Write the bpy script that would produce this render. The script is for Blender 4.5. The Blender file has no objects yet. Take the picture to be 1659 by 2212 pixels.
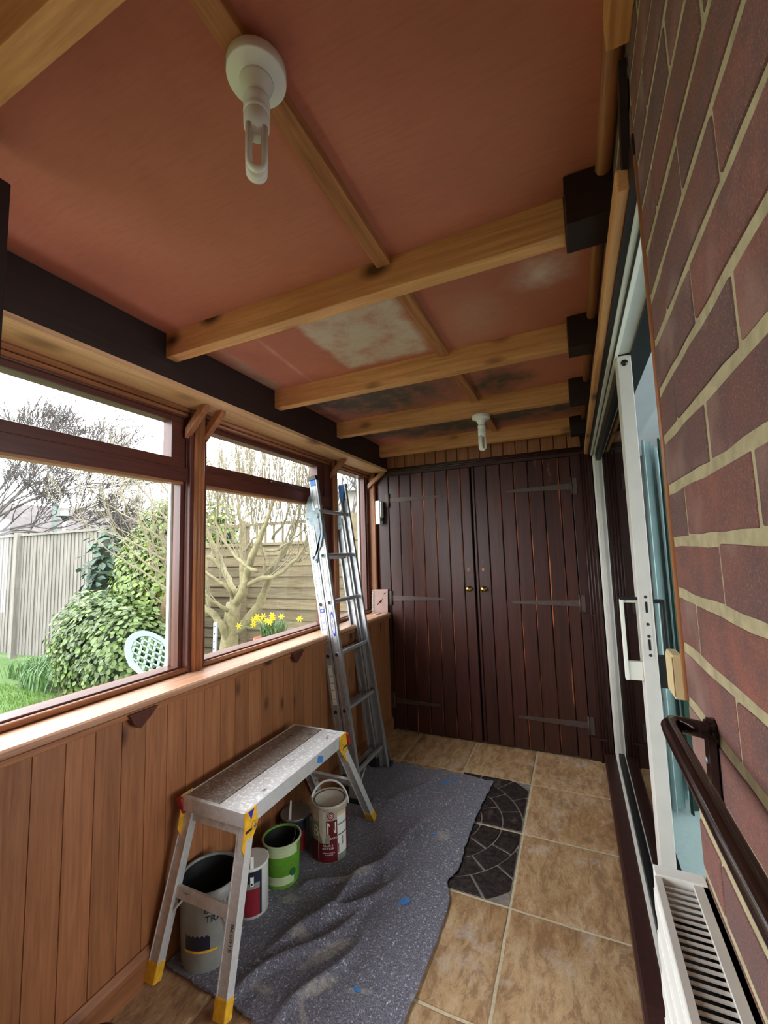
import bpy, bmesh, math, random
from mathutils import Vector, Matrix, noise

SC = bpy.context.scene
COL = SC.collection
H = 1.37                                   # camera height above the porch floor
# ------------------------------------------------------------------ camera
YAW, PITCH, ROLL, FPX = -0.4199, 0.0967, -0.0297, 904.6
def cam_axes():
    cy, sy, ct, st, cr, sr = (math.cos(YAW), math.sin(YAW), math.cos(PITCH), math.sin(PITCH),
                              math.cos(ROLL), math.sin(ROLL))
    f = Vector((sy*ct, cy*ct, st)); r0 = Vector((cy, -sy, 0)); u0 = r0.cross(f)
    return cr*r0 + sr*u0, -sr*r0 + cr*u0, f
CR, CU, CF = cam_axes()
cam_d = bpy.data.cameras.new('camera')
cam_d.sensor_fit = 'AUTO'; cam_d.sensor_width = 36.0
cam_d.lens = FPX/2212*36.0
cam_d.clip_start = 0.02; cam_d.clip_end = 300
cam = bpy.data.objects.new('camera', cam_d); COL.objects.link(cam)
mw = Matrix((CR, CU, -CF)).transposed().to_4x4(); mw.translation = Vector((0, 0, H))
cam.matrix_world = mw
SC.camera = cam
# ------------------------------------------------------------------ world, light, exposure
w = bpy.data.worlds.new('overcast sky'); SC.world = w; w.use_nodes = True
wn = w.node_tree.nodes; wn.clear()
wo = wn.new('ShaderNodeOutputWorld'); wb = wn.new('ShaderNodeBackground')
wb.inputs[0].default_value = (0.93, 0.97, 1.0, 1); wb.inputs[1].default_value = 4.0
w.node_tree.links.new(wb.outputs[0], wo.inputs[0])
SC.view_settings.view_transform = 'Standard'; SC.view_settings.look = 'None'
SC.view_settings.gamma = 1.0; SC.view_settings.use_curve_mapping = False
SC.view_settings.exposure = 1.5
def portal(name, loc, rot, sx, sy):
    l = bpy.data.lights.new(name, 'AREA'); l.shape = 'RECTANGLE'; l.size = sx; l.size_y = sy
    l.cycles.is_portal = True
    o = bpy.data.objects.new(name, l); COL.objects.link(o); o.location = loc; o.rotation_euler = rot
portal('sky_portal_windows', (-1.62, .7, 1.45), (0, math.radians(-90), 0), 1.3, 5.0)
portal('sky_portal_room', (4.25, 1.4, 1.35), (0, math.radians(90), 0), 1.4, 4.2)
SC.cycles.max_bounces = 10; SC.cycles.diffuse_bounces = 7
SC.cycles.use_denoising = True

def P(px, py, y):                          # the world point seen at a pixel, at depth y
    d = CF + (px-829.5)/FPX*CR - (py-1106)/FPX*CU
    d = d/d.y*y
    return Vector((d.x, d.y, d.z+H))

# ------------------------------------------------------------------ materials
def srgb(r, g, b):
    f = lambda c: ((c/255)/12.92 if c/255 <= 0.04045 else ((c/255+0.055)/1.055)**2.4)
    return (f(r), f(g), f(b), 1)
class NT:
    def __init__(s, name):
        s.m = bpy.data.materials.new(name); s.m.use_nodes = True
        s.t = s.m.node_tree; s.b = s.t.nodes['Principled BSDF']
    def n(s, typ, **kw):
        x = s.t.nodes.new(typ)
        for k, v in kw.items():
            if k.startswith('i_'): x.inputs[k[2:]].default_value = v
            else: setattr(x, k, v)
        return x
    def l(s, a, b): s.t.links.new(a, b)
    def coords(s, scale=(1, 1, 1), rand=True):
        c = s.n('ShaderNodeTexCoord'); m = s.n('ShaderNodeMapping'); m.inputs['Scale'].default_value = scale
        s.l(c.outputs['Object'], m.inputs['Vector'])
        if rand:
            oi = s.n('ShaderNodeObjectInfo'); mu = s.n('ShaderNodeVectorMath', operation='SCALE')
            cb = s.n('ShaderNodeCombineXYZ')
            for k in range(3): s.l(oi.outputs['Random'], cb.inputs[k])
            s.l(cb.outputs[0], mu.inputs[0]); mu.inputs['Scale'].default_value = 37.0
            s.l(mu.outputs[0], m.inputs['Location'])
        return m.outputs['Vector']
    def noise(s, vec, scale, detail=4, rough=0.6, dist=0.0):
        x = s.n('ShaderNodeTexNoise'); x.inputs['Scale'].default_value = scale
        x.inputs['Detail'].default_value = detail; x.inputs['Roughness'].default_value = rough
        x.inputs['Distortion'].default_value = dist
        s.l(vec, x.inputs['Vector']); return x.outputs['Fac']
    def ramp(s, fac, stops):
        x = s.n('ShaderNodeValToRGB'); e = x.color_ramp.elements
        while len(e) < len(stops): e.new(0.5)
        for i, (p, c) in enumerate(stops):
            e[i].position = p; e[i].color = c if len(c) == 4 else (*c, 1)
        s.l(fac, x.inputs[0]); return x.outputs[0]
    def step(s, fac, a, b):                # 0..1 map range
        x = s.n('ShaderNodeMapRange'); x.inputs[1].default_value = a; x.inputs[2].default_value = b
        s.l(fac, x.inputs[0]); return x.outputs[0]
    def math(s, op, a, b=None):
        x = s.n('ShaderNodeMath', operation=op); x.use_clamp = False
        for k, v in enumerate((a, b)):
            if v is None: continue
            if isinstance(v, (int, float)): x.inputs[k].default_value = v
            else: s.l(v, x.inputs[k])
        return x.outputs[0]
    def mix(s, fac, a, b, mode='MIX'):
        x = s.n('ShaderNodeMix', data_type='RGBA', blend_type=mode)
        for k, v in ((0, fac), (6, a), (7, b)):
            if isinstance(v, (int, float, tuple)): x.inputs[k].default_value = v
            else: s.l(v, x.inputs[k])
        return x.outputs[2]
    def color(s, c):
        if isinstance(c, tuple): s.b.inputs['Base Color'].default_value = c
        else: s.l(c, s.b.inputs['Base Color'])
    def bump(s, h, strength=0.3, dist=0.002):
        x = s.n('ShaderNodeBump'); x.inputs['Strength'].default_value = strength
        x.inputs['Distance'].default_value = dist
        s.l(h, x.inputs['Height']); s.l(x.outputs[0], s.b.inputs['Normal'])
    def spot(s, cx, cy, rx, ry, ang=0, nz=0.5, soft=0.5, axes=('X', 'Y'), nscale=6):
        """mask of an elliptical mark lying in object space (1 inside)"""
        c = s.n('ShaderNodeTexCoord'); sp = s.n('ShaderNodeSeparateXYZ'); s.l(c.outputs['Object'], sp.inputs[0])
        dx = s.math('SUBTRACT', sp.outputs[axes[0]], cx); dy = s.math('SUBTRACT', sp.outputs[axes[1]], cy)
        ca, sa = math.cos(ang), math.sin(ang)
        u = s.math('DIVIDE', s.math('ADD', s.math('MULTIPLY', dx, ca), s.math('MULTIPLY', dy, sa)), rx)
        v = s.math('DIVIDE', s.math('SUBTRACT', s.math('MULTIPLY', dy, ca), s.math('MULTIPLY', dx, sa)), ry)
        d = s.math('SQRT', s.math('ADD', s.math('MULTIPLY', u, u), s.math('MULTIPLY', v, v)))
        n_ = s.noise(c.outputs['Object'], nscale, 5)
        d = s.math('ADD', d, s.math('MULTIPLY', s.math('SUBTRACT', n_, 0.5), nz*2))
        x = s.n('ShaderNodeMapRange'); x.inputs[1].default_value = 1.0; x.inputs[2].default_value = 1.0-soft
        s.l(d, x.inputs[0]); return x.outputs[0]

def plain(name, col, rough=0.5, metal=0.0, var=0.0, nscale=30, bump=0.0, spec=0.5, trans=0.0):
    t = NT(name); t.b.inputs['Roughness'].default_value = rough; t.b.inputs['Metallic'].default_value = metal
    t.b.inputs['Specular IOR Level'].default_value = spec
    v = t.coords()
    nz = t.noise(v, nscale, 4)
    lo = tuple(c*(1-var) for c in col[:3])+(1,); hi = tuple(min(1, c*(1+var)) for c in col[:3])+(1,)
    t.color(t.mix(t.step(nz, 0.3, 0.7), lo, hi) if var else col)
    if bump: t.bump(nz, bump)
    return t.m

def wood(name, c1, c2, axis='Z', rough=0.45, knots=0.0, knot_col=None, tint=0.12, coat=0.0, worn=None, spec=0.4, ksz=0.12, kscale=5.0):
    """c1/c2 dark and light grain; grain runs along the axis; knots 0..1 share of knot cells"""
    t = NT(name); t.b.inputs['Roughness'].default_value = rough; t.b.inputs['Specular IOR Level'].default_value = spec
    sc = [22.0, 22.0, 22.0]; sc['XYZ'.index(axis)] = 1.1
    v = t.coords(tuple(sc))
    n1 = t.noise(v, 1.6, 6, 0.62, 1.2)
    n2 = t.noise(v, 7.0, 4, 0.7)
    g = t.math('ADD', t.math('MULTIPLY', n1, 0.7), t.math('MULTIPLY', n2, 0.3))
    col = t.mix(t.step(g, 0.33, 0.66), c1, c2)
    if knots:
        ks = [1.0, 1.0, 1.0]; ks['XYZ'.index(axis)] = 0.55
        kv = t.coords(tuple(k*kscale for k in ks))
        vo = t.n('ShaderNodeTexVoronoi'); vo.inputs['Scale'].default_value = 1.0
        t.l(kv, vo.inputs['Vector'])
        sp = t.n('ShaderNodeSeparateColor'); t.l(vo.outputs['Color'], sp.inputs[0])
        gate = t.math('LESS_THAN', sp.outputs[0], knots)
        k = t.math('MULTIPLY', t.step(vo.outputs['Distance'], ksz*1.2, ksz*0.4), gate)
        halo = t.math('MULTIPLY', t.step(vo.outputs['Distance'], ksz*2.6, ksz*0.8), gate)
        kc = knot_col or tuple(c*0.18 for c in c1[:3])+(1,)
        col = t.mix(t.math('MULTIPLY', halo, 0.35), col, c1)
        col = t.mix(t.math('MULTIPLY', k, 0.9), col, kc)
    if worn:
        wv = t.coords((1.0, 1.0, 1.0)); vv = [14.0]*3; vv['XYZ'.index(axis)] = 1.6
        wv = t.coords(tuple(vv))
        wm = t.step(t.noise(wv, 1.5, 8, 0.72), worn[1], worn[1]+0.07)
        col = t.mix(wm, col, worn[0])
    if tint:
        oi = t.n('ShaderNodeObjectInfo'); hs = t.n('ShaderNodeHueSaturation')
        t.l(t.math('ADD', t.math('MULTIPLY', oi.outputs['Random'], tint*2), 1-tint), hs.inputs['Value'])
        t.l(col, hs.inputs['Color']); col = hs.outputs[0]
    t.color(col)
    if coat:
        t.b.inputs['Coat Weight'].default_value = coat; t.b.inputs['Coat Roughness'].default_value = 0.18
    t.bump(n2, 0.15, 0.001)
    return t.m

M = {}
PD, PL = srgb(150, 92, 50), srgb(206, 146, 92)
for a in 'XYZ':
    M['pine'+a] = wood('pine varnished '+a, srgb(184, 124, 74), srgb(230, 172, 114), a, 0.42, 0.85, srgb(58, 26, 14), 0.07, kscale=7.5, ksz=0.22)
    M['dado'+a] = wood('orange pine cladding '+a, srgb(126, 76, 46), srgb(168, 110, 70), a, 0.5, 0.6, srgb(44, 24, 20), 0.10, kscale=8, ksz=0.17)
    M['mahog'+a] = wood('mahogany stain '+a, srgb(66, 34, 28), srgb(100, 52, 40), a, 0.35, 0, None, 0.05)
    M['dark'+a] = wood('dark stained timber '+a, srgb(26, 17, 16), srgb(44, 28, 26), a, 0.5, 0, None, 0.05)
    M['trim'+a] = wood('reddish pine trim '+a, srgb(122, 76, 50), srgb(176, 116, 76), a, 0.4, 0, None, 0.05)
M['door'] = wood('worn dark red brown door stain', srgb(50, 26, 22), srgb(80, 42, 34), 'Z', 0.36, 0, None, 0.18,
                 worn=(srgb(160, 88, 54), 0.66), spec=0.5)
def edge_worn(m):
    t = m.node_tree; b = t.nodes['Principled BSDF']; src = b.inputs['Base Color'].links[0].from_socket
    c = t.nodes.new('ShaderNodeTexCoord'); sp = t.nodes.new('ShaderNodeSeparateXYZ'); t.links.new(c.outputs['Object'], sp.inputs[0])
    ab = t.nodes.new('ShaderNodeMath'); ab.operation = 'ABSOLUTE'; t.links.new(sp.outputs['X'], ab.inputs[0])
    mp = t.nodes.new('ShaderNodeMapping'); mp.inputs['Scale'].default_value = (30, 30, 2.2); oi = t.nodes.new('ShaderNodeObjectInfo')
    cb = t.nodes.new('ShaderNodeCombineXYZ'); ml = t.nodes.new('ShaderNodeMath'); ml.operation = 'MULTIPLY'; ml.inputs[1].default_value = 50
    t.links.new(oi.outputs['Random'], ml.inputs[0]); t.links.new(ml.outputs[0], cb.inputs[2]); t.links.new(cb.outputs[0], mp.inputs['Location']); t.links.new(c.outputs['Object'], mp.inputs[0])
    nz = t.nodes.new('ShaderNodeTexNoise'); nz.inputs['Scale'].default_value = 1.0; nz.inputs['Detail'].default_value = 6; t.links.new(mp.outputs[0], nz.inputs['Vector'])
    # threshold moves with distance to the board edge
    a = t.nodes.new('ShaderNodeMapRange'); a.inputs[1].default_value = .036; a.inputs[2].default_value = .046; a.inputs[3].default_value = -.3; a.inputs[4].default_value = .0
    t.links.new(ab.outputs[0], a.inputs[0]); ad = t.nodes.new('ShaderNodeMath'); t.links.new(nz.outputs['Fac'], ad.inputs[0]); t.links.new(a.outputs[0], ad.inputs[1])
    r = t.nodes.new('ShaderNodeMapRange'); r.inputs[1].default_value = .50; r.inputs[2].default_value = .56; t.links.new(ad.outputs[0], r.inputs[0])
    mx = t.nodes.new('ShaderNodeMix'); mx.data_type = 'RGBA'; t.links.new(r.outputs[0], mx.inputs[0]); t.links.new(src, mx.inputs[6]); mx.inputs[7].default_value = srgb(172, 96, 60)
    t.links.new(mx.outputs[2], b.inputs['Base Color'])
edge_worn(M['door'])
M['doorframe'] = wood('dark door frame stain', srgb(44, 24, 21), srgb(66, 36, 31), 'Z', 0.4, 0, None, 0.05)
M['sill'] = wood('pale worn pine sill', srgb(162, 112, 84), srgb(208, 164, 134), 'Y', 0.4, 0, None, 0.0)
M['soffit'] = wood('pale pine soffit', srgb(186, 138, 96), srgb(226, 184, 140), 'Y', 0.5, 0.3, srgb(120, 80, 52), 0.0, kscale=3)
M['rough'] = wood('rough sawn batten', srgb(130, 78, 46), srgb(196, 132, 84), 'Y', 0.7, 0, None, 0.0)
M['fence1'] = wood('silver weathered featheredge', srgb(80, 75, 70), srgb(120, 115, 108), 'Z', 0.9, 0, None, 0.10)
M['fence2'] = wood('brown weathered fence board', srgb(84, 74, 56), srgb(128, 115, 88), 'X', 0.9, 0, None, 0.14)
M['mortar'] = plain('mortar', srgb(166, 154, 120), 0.95, 0, 0.22, 40, 0.8)
def brick_mat():
    t = NT('purple red brick'); t.b.inputs['Roughness'].default_value = 0.85
    v = t.coords((1, 1, 1)); n1 = t.noise(v, 14, 6, 0.7); n2 = t.noise(v, 160, 5, 0.7); n3 = t.noise(v, 5, 3)
    oi = t.n('ShaderNodeObjectInfo')
    base = t.mix(oi.outputs['Random'], srgb(104, 74, 70), srgb(140, 84, 70))
    n4 = t.noise(v, 420, 3, 0.8)
    col = t.mix(t.step(n1, 0.35, 0.7), base, srgb(92, 72, 70))
    col = t.mix(t.math('MULTIPLY', t.step(n3, 0.55, 0.72), 0.6), col, srgb(166, 136, 124))
    col = t.mix(t.math('MULTIPLY', t.step(n4, 0.52, 0.66), 0.45), col, srgb(176, 128, 108))
    col = t.mix(t.math('MULTIPLY', t.step(n2, 0.38, 0.28), 0.6), col, srgb(50, 36, 34))
    t.color(col); t.bump(t.math('ADD', t.math('MULTIPLY', n4, .5), t.math('ADD', n2, n1)), 0.8, 0.002); return t.m
M['brick'] = brick_mat()
def ceiling_mat():
    t = NT('red brown stained ceiling board'); t.b.inputs['Roughness'].default_value = 0.7
    v = t.coords((1, 1, 1), False); n1 = t.noise(v, 2.2, 4); n2 = t.noise(t.coords((1, 8, 1), False), 14, 4)
    col = t.mix(t.step(n1, 0.3, 0.7), srgb(172, 100, 78), srgb(194, 118, 94))
    col = t.mix(t.math('MULTIPLY', t.step(n2, 0.45, 0.75), 0.25), col, srgb(136, 76, 58))
    nn = t.noise(v, 9, 7, 0.7)
    def patch(mask, c, a):
        nonlocal col
        col = t.mix(t.math('MULTIPLY', mask, t.math('MULTIPLY', t.step(nn, 0.2, 0.62), a)), col, c)
    # square pale patch of old plaster between the first and second joist, left of the batten
    c = t.n('ShaderNodeTexCoord'); sp = t.n('ShaderNodeSeparateXYZ'); t.l(c.outputs['Object'], sp.inputs[0])
    wob = t.math('MULTIPLY', t.math('SUBTRACT', t.noise(v, 16, 4), 0.5), 0.05)
    X = t.math('ADD', sp.outputs['X'], wob); Y = t.math('ADD', sp.outputs['Y'], wob)
    box = t.math('MULTIPLY', t.math('MULTIPLY', t.step(X, -0.90, -0.87), t.step(X, -0.47, -0.52)),
                 t.math('MULTIPLY', t.step(Y, 1.09, 1.10), t.step(Y, 1.66, 1.62)))
    patch(box, srgb(206, 184, 166), 1.15)
    patch(t.spot(-1.1, 1.45, 0.016, 0.4, 0.1, 0.4, 0.9), srgb(214, 170, 150), 0.6)
    patch(t.spot(-1.31, 1.5, 0.05, 0.35, 0.1, 0.6, 0.9), srgb(190, 170, 150), 0.9)
    patch(t.spot(-0.04, 1.33, 0.12, 0.09, 0.0, 0.9, 1.0), srgb(220, 200, 184), 0.8)
    patch(t.spot(-0.3, 1.5, 0.14, 0.2, 0.3, 0.9, 1.0), srgb(190, 160, 140), 0.45)
    patch(t.spot(-0.92, 2.03, 0.60, 0.34, 0.0, 0.5, 0.6), srgb(84, 74, 68), 1.3)
    patch(t.spot(-0.28, 2.12, 0.20, 0.19, 0.0, 0.7, 0.8), srgb(74, 66, 54), 1.3)
    patch(t.spot(-0.6, 2.65, 1.1, 0.34, 0.0, 0.4, 0.5), srgb(84, 72, 62), 1.3)
    patch(t.spot(-0.7, 2.62, 0.4, 0.05, 0.0, 0.9, 0.9), srgb(170, 150, 130), 0.9)
    t.color(col); t.bump(nn, 0.15, 0.002); return t.m
M['ceiling'] = ceiling_mat()
def tile_mat():
    t = NT('riven sandstone tile'); t.b.inputs['Roughness'].default_value = 0.62
    v = t.coords((1, 1, 1)); vs = t.coords((1, 0.38, 1))
    mp = [n_ for n_ in t.t.nodes if n_.type == 'MAPPING'][-1]; oi = t.n('ShaderNodeObjectInfo'); cb = t.n('ShaderNodeCombineXYZ')
    t.l(t.math('MULTIPLY', oi.outputs['Random'], 9.0), cb.inputs[2]); t.l(cb.outputs[0], mp.inputs['Rotation'])
    n1 = t.noise(v, 3.5, 6, 0.6, 0.5); n2 = t.noise(vs, 22, 10, 0.82, 0.35); n3 = t.noise(v, 5, 6, 0.75); n4 = t.noise(v, 90, 3)
    col = t.mix(t.step(n1, 0.3, 0.7), srgb(186, 140, 94), srgb(214, 176, 130))
    col = t.mix(t.math('MULTIPLY', t.step(n2, 0.50, 0.43), 0.6), col, srgb(138, 98, 62))  # creases darkened in the colour to bring out the relief
    col = t.mix(t.math('MULTIPLY', t.step(n2, 0.53, 0.60), 0.55), col, srgb(232, 204, 166))  # painted highlight streaks along the ridges
    col = t.mix(t.math('MULTIPLY', t.step(n3, 0.56, 0.68), 0.6), col, srgb(224, 206, 192))
    t.color(col)
    h = t.math('ADD', t.math('MULTIPLY', n2, 1.0), t.math('MULTIPLY', n4, 0.25)); t.bump(h, 1.0, 0.011); return t.m
M['tile'] = tile_mat()
M['grout'] = plain('grout', srgb(196, 180, 150), 0.95, 0, 0.2, 60, 0.5)
def cobble_mat():
    t = NT('black cobble effect paver'); t.b.inputs['Roughness'].default_value = 0.27
    v = t.coords(); n1 = t.noise(v, 45, 6, 0.7); n2 = t.noise(v, 9, 4)
    col = t.mix(t.step(n1, 0.4, 0.7), srgb(34, 28, 27), srgb(66, 57, 54))
    col = t.mix(t.math('MULTIPLY', t.step(n2, 0.6, 0.75), 0.4), col, srgb(130, 120, 110))
    t.color(col); t.bump(n1, 0.8, 0.004); return t.m
M['cobble'] = cobble_mat()
M['cobblegrout'] = plain('dusty paver joint', srgb(128, 118, 110), 0.9, 0, 0.3, 50, 0.4)
def alu(name, base, dirt, rough=0.33, amt=0.4, metal=0.85, sc=40):
    t = NT(name); t.b.inputs['Metallic'].default_value = metal
    v = t.coords(); n1 = t.noise(v, sc, 6, 0.7); n2 = t.noise(v, 5, 4)
    f = t.math('MULTIPLY', t.step(n1, 0.42, 0.62), amt)
    f = t.math('ADD', f, t.math('MULTIPLY', t.step(n2, 0.5, 0.75), amt*0.6))
    col = t.mix(f, base, dirt); t.color(col)
    t.l(t.math('ADD', t.math('MULTIPLY', f, 0.4), rough), t.b.inputs['Roughness'])
    t.l(t.math('SUBTRACT', metal, t.math('MULTIPLY', f, 0.7)), t.b.inputs['Metallic'])
    return t.m
M['alu'] = alu('ladder aluminium', (0.50, 0.51, 0.53, 1), (0.28, 0.27, 0.26, 1), 0.42, 0.35)
M['aluold'] = alu('paint splashed aluminium', (0.72, 0.72, 0.72, 1), (0.34, 0.31, 0.28, 1), 0.42, 0.5, 0.5, 28)
def deck_mat(name, dark):
    t = NT(name); t.b.inputs['Roughness'].default_value = 0.42; t.b.inputs['Metallic'].default_value = 0.35
    v = t.coords((1, 1, 1)); n1 = t.noise(v, 75, 5, 0.7); n2 = t.noise(t.coords((1, 0.4, 1)), 22, 5, 0.75)
    base = srgb(134, 122, 112) if dark else srgb(206, 204, 202)
    col = t.mix(t.step(n1, 0.5, 0.6), base, srgb(176, 168, 160) if dark else srgb(242, 242, 242))
    col = t.mix(t.step(n2, 0.62, 0.68), col, srgb(60, 54, 50) if dark else srgb(112, 104, 100))
    t.color(col); t.bump(n1, 0.3, 0.001); return t.m
M['deck'] = deck_mat('white splashed deck', False); M['deckbrown'] = deck_mat('brown dirty deck', True)
M['white'] = plain('white powder coat', srgb(232, 232, 220), 0.35, 0, 0.04, 20)
M['whitegrey'] = plain('white greyed frame', srgb(206, 202, 194), 0.45, 0, 0.06, 12)
M['whiteplastic'] = plain('white plastic', srgb(236, 236, 230), 0.3, 0, 0.03, 30)
M['greyplaster'] = plain('pale plaster', srgb(196, 198, 200), 0.9, 0, 0.04, 8)
M['black'] = plain('black rubber', srgb(26, 26, 28), 0.5, 0, 0.2, 40)
M['seal'] = plain('black seal', srgb(18, 18, 20), 0.4)
M['iron'] = plain('blackened iron', srgb(84, 68, 62), 0.5, 0.25, 0.2, 60, 0.3)
M['brass'] = plain('polished brass', srgb(214, 178, 92), 0.22, 1.0, 0.1, 20)
M['yellow'] = plain('scuffed yellow plastic', srgb(226, 170, 42), 0.5, 0, 0.22, 50)
M['redclip'] = plain('dark red plastic', srgb(150, 36, 34), 0.45, 0, 0.3, 60)
M['blue'] = plain('blue masking tape', srgb(64, 128, 200), 0.6, 0, 0.12, 60)
M['bluedark'] = plain('blue label', srgb(40, 50, 170), 0.4)
M['galv'] = alu('zinc plated steel', (0.27, 0.33, 0.36, 1), (0.2, 0.22, 0.24, 1), 0.5, 0.3, 0.4)
M['glassy'] = None
def glass_mat(name, tint=(1, 1, 1, 1), ior=1.45, opacity=0.0):
    m = bpy.data.materials.new(name); m.use_nodes = True; t = m.node_tree; t.nodes.clear()
    o = t.nodes.new('ShaderNodeOutputMaterial'); g = t.nodes.new('ShaderNodeBsdfGlossy'); tr = t.nodes.new('ShaderNodeBsdfTransparent')
    mx = t.nodes.new('ShaderNodeMixShader'); lw = t.nodes.new('ShaderNodeLayerWeight'); lw.inputs[0].default_value = 0.5
    pw = t.nodes.new('ShaderNodeMath'); pw.operation = 'POWER'; pw.inputs[1].default_value = 5.0
    fr = t.nodes.new('ShaderNodeMath'); fr.operation = 'MULTIPLY_ADD'; fr.inputs[1].default_value = 0.9; fr.inputs[2].default_value = 0.03*ior
    t.links.new(lw.outputs['Facing'], pw.inputs[0]); t.links.new(pw.outputs[0], fr.inputs[0])
    g.inputs['Roughness'].default_value = 0.02; g.inputs[0].default_value = (0.9, 0.9, 0.9, 1); tr.inputs[0].default_value = tint
    t.links.new(fr.outputs[0], mx.inputs[0]); t.links.new(tr.outputs[0], mx.inputs[1]); t.links.new(g.outputs[0], mx.inputs[2])
    t.links.new(mx.outputs[0], o.inputs[0]); return m
M['glass'] = glass_mat('window glass', (0.97, 0.97, 0.97, 1), 0.6)
M['doorglass'] = glass_mat('tinted door glass', (0.45, 0.48, 0.46, 1), 1.5)
def frost():
    t = NT('bulb tube'); t.b.inputs['Base Color'].default_value = srgb(236, 232, 220); t.b.inputs['Roughness'].default_value = 0.25
    t.b.inputs['Subsurface Weight'].default_value = 0.3; t.b.inputs['Subsurface Radius'].default_value = (0.01, 0.01, 0.01); return t.m
M['tube'] = frost()
def sheet_mat():
    t = NT('grey blue dust sheet felt'); t.b.inputs['Roughness'].default_value = 0.85
    t.b.inputs['Sheen Weight'].default_value = 0.25
    v = t.coords((1, 1, 1), False)
    n1 = t.noise(v, 240, 4, 0.8); n2 = t.noise(v, 95, 3, 0.8); n3 = t.noise(v, 16, 6, 0.7); n4 = t.noise(t.coords((1, 0.35, 1), False), 60, 5, 0.8)
    col = t.mix(t.step(n1, 0.38, 0.62), srgb(56, 53, 62), srgb(130, 127, 142))
    col = t.mix(t.math('MULTIPLY', t.step(n2, 0.57, 0.66), 0.75), col, srgb(214, 212, 222))
    col = t.mix(t.math('MULTIPLY', t.step(n4, 0.64, 0.68), 0.95), col, srgb(226, 226, 232))
    col = t.mix(t.math('MULTIPLY', t.step(n3, 0.62, 0.7), 0.35), col, srgb(180, 180, 192))
    for (x, y, rx, ry, a) in [(-0.93, 1.66, 0.10, 0.035, 0.75), (-0.98, 1.36, 0.045, 0.03, 0.2), (-0.86, 1.34, 0.11, 0.028, 0.95),
                              (-0.82, 1.23, 0.09, 0.022, 0.9), (-0.99, 1.16, 0.05, 0.02, 0.1), (-0.80, 1.12, 0.10, 0.010, -0.8),
                              (-0.66, 2.06, 0.05, 0.04, 0.3), (-1.12, 1.48, 0.04, 0.03, 0.3), (-0.70, 1.27, 0.05, 0.012, 0.4)]:
        col = t.mix(t.math('MULTIPLY', t.math('MULTIPLY', t.spot(x, y, rx, ry, a, 0.8, 0.5, nscale=34), t.step(n2, 0.3, 0.6)), 0.8), col, srgb(168, 160, 150))
    t.color(col); t.bump(t.math('ADD', n1, n2), 0.6, 0.003); return t.m
M['sheet'] = sheet_mat()
M['leafbright'] = None
def leaf_mat(name, c1, c2, tr=0.25, rough=0.45):
    t = NT(name); t.b.inputs['Roughness'].default_value = rough
    v = t.coords((1, 1, 1)); n = t.noise(v, 3, 3)
    geo = t.n('ShaderNodeNewGeometry')
    col = t.mix(geo.outputs['Random Per Island'], c1, c2)
    oi = t.n('ShaderNodeObjectInfo')
    col = t.mix(t.math('MULTIPLY', oi.outputs['Random'], 0.5), col, c2)
    t.color(col)
    tl = t.n('ShaderNodeBsdfTranslucent'); t.l(col, tl.inputs[0]); mx = t.n('ShaderNodeMixShader'); mx.inputs[0].default_value = tr
    o = t.t.nodes['Material Output']; t.l(t.b.outputs[0], mx.inputs[1]); t.l(tl.outputs[0], mx.inputs[2]); t.l(mx.outputs[0], o.inputs[0])
    return t.m
M['leaf'] = leaf_mat('glossy apple green leaf', srgb(38, 56, 18), srgb(90, 112, 42))
M['leafy'] = leaf_mat('yellow green leaf', srgb(48, 68, 18), srgb(106, 126, 40))
M['leafdark'] = leaf_mat('dark blue green leaf', srgb(26, 44, 30), srgb(62, 86, 64))
M['grassblade'] = leaf_mat('grass blade', srgb(58, 88, 24), srgb(90, 120, 40))
M['spear'] = leaf_mat('bulb leaf', srgb(46, 80, 40), srgb(84, 114, 62))
M['petal'] = leaf_mat('daffodil petal', srgb(228, 196, 20), srgb(240, 214, 40), 0.3, 0.6)
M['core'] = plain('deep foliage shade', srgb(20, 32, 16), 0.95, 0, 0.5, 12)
M['lawn'] = plain('lawn soil', srgb(58, 84, 28), 0.95, 0, 0.25, 18, 0.5)
M['soil'] = plain('garden soil', srgb(70, 58, 46), 0.95, 0, 0.3, 25, 0.6)
M['bark'] = plain('pale lichened bark', srgb(112, 104, 74), 0.85, 0, 0.25, 30, 0.5)
M['twig'] = plain('pale twig', srgb(112, 104, 82), 0.85, 0, 0.2, 20)
M['twigdark'] = plain('dark twig', srgb(66, 60, 57), 0.9, 0, 0.2, 10)
M['trunkbrown'] = plain('brown trunk', srgb(104, 84, 58), 0.85, 0, 0.25, 30, 0.5)
M['terracotta'] = plain('terracotta', srgb(150, 82, 58), 0.7, 0, 0.1, 12)
M['mint'] = plain('pale green garden plastic', srgb(122, 142, 134), 0.4, 0, 0.04, 12)
M['roof'] = plain('old roof slates', srgb(68, 62, 61), 0.9, 0, 0.35, 6, 0.6)
M['housewall'] = plain('pale render', srgb(150, 146, 136), 0.9, 0, 0.12, 5)
M['zincpipe'] = plain('grey flue pipe', srgb(150, 156, 160), 0.5, 0.3, 0.1, 8)
M['carpet'] = plain('pale mint carpet', srgb(186, 208, 206), 0.95, 0, 0.05, 60, 0.3)
M['curtain'] = plain('pale aqua curtain', srgb(190, 214, 214), 0.85, 0, 0.12, 6)
M['curtaingreen'] = plain('dark green curtain', srgb(28, 58, 44), 0.8, 0, 0.15, 6)
M['roomdark'] = plain('dim room wall', srgb(70, 66, 60), 0.9, 0, 0.1, 4)
M['railbrown'] = plain('gloss brown handrail', srgb(38, 22, 20), 0.16, 0, 0.15, 14, 0, 0.6)
M['cream'] = plain('cream plastic', srgb(214, 194, 146), 0.5, 0, 0.04, 30)
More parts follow.
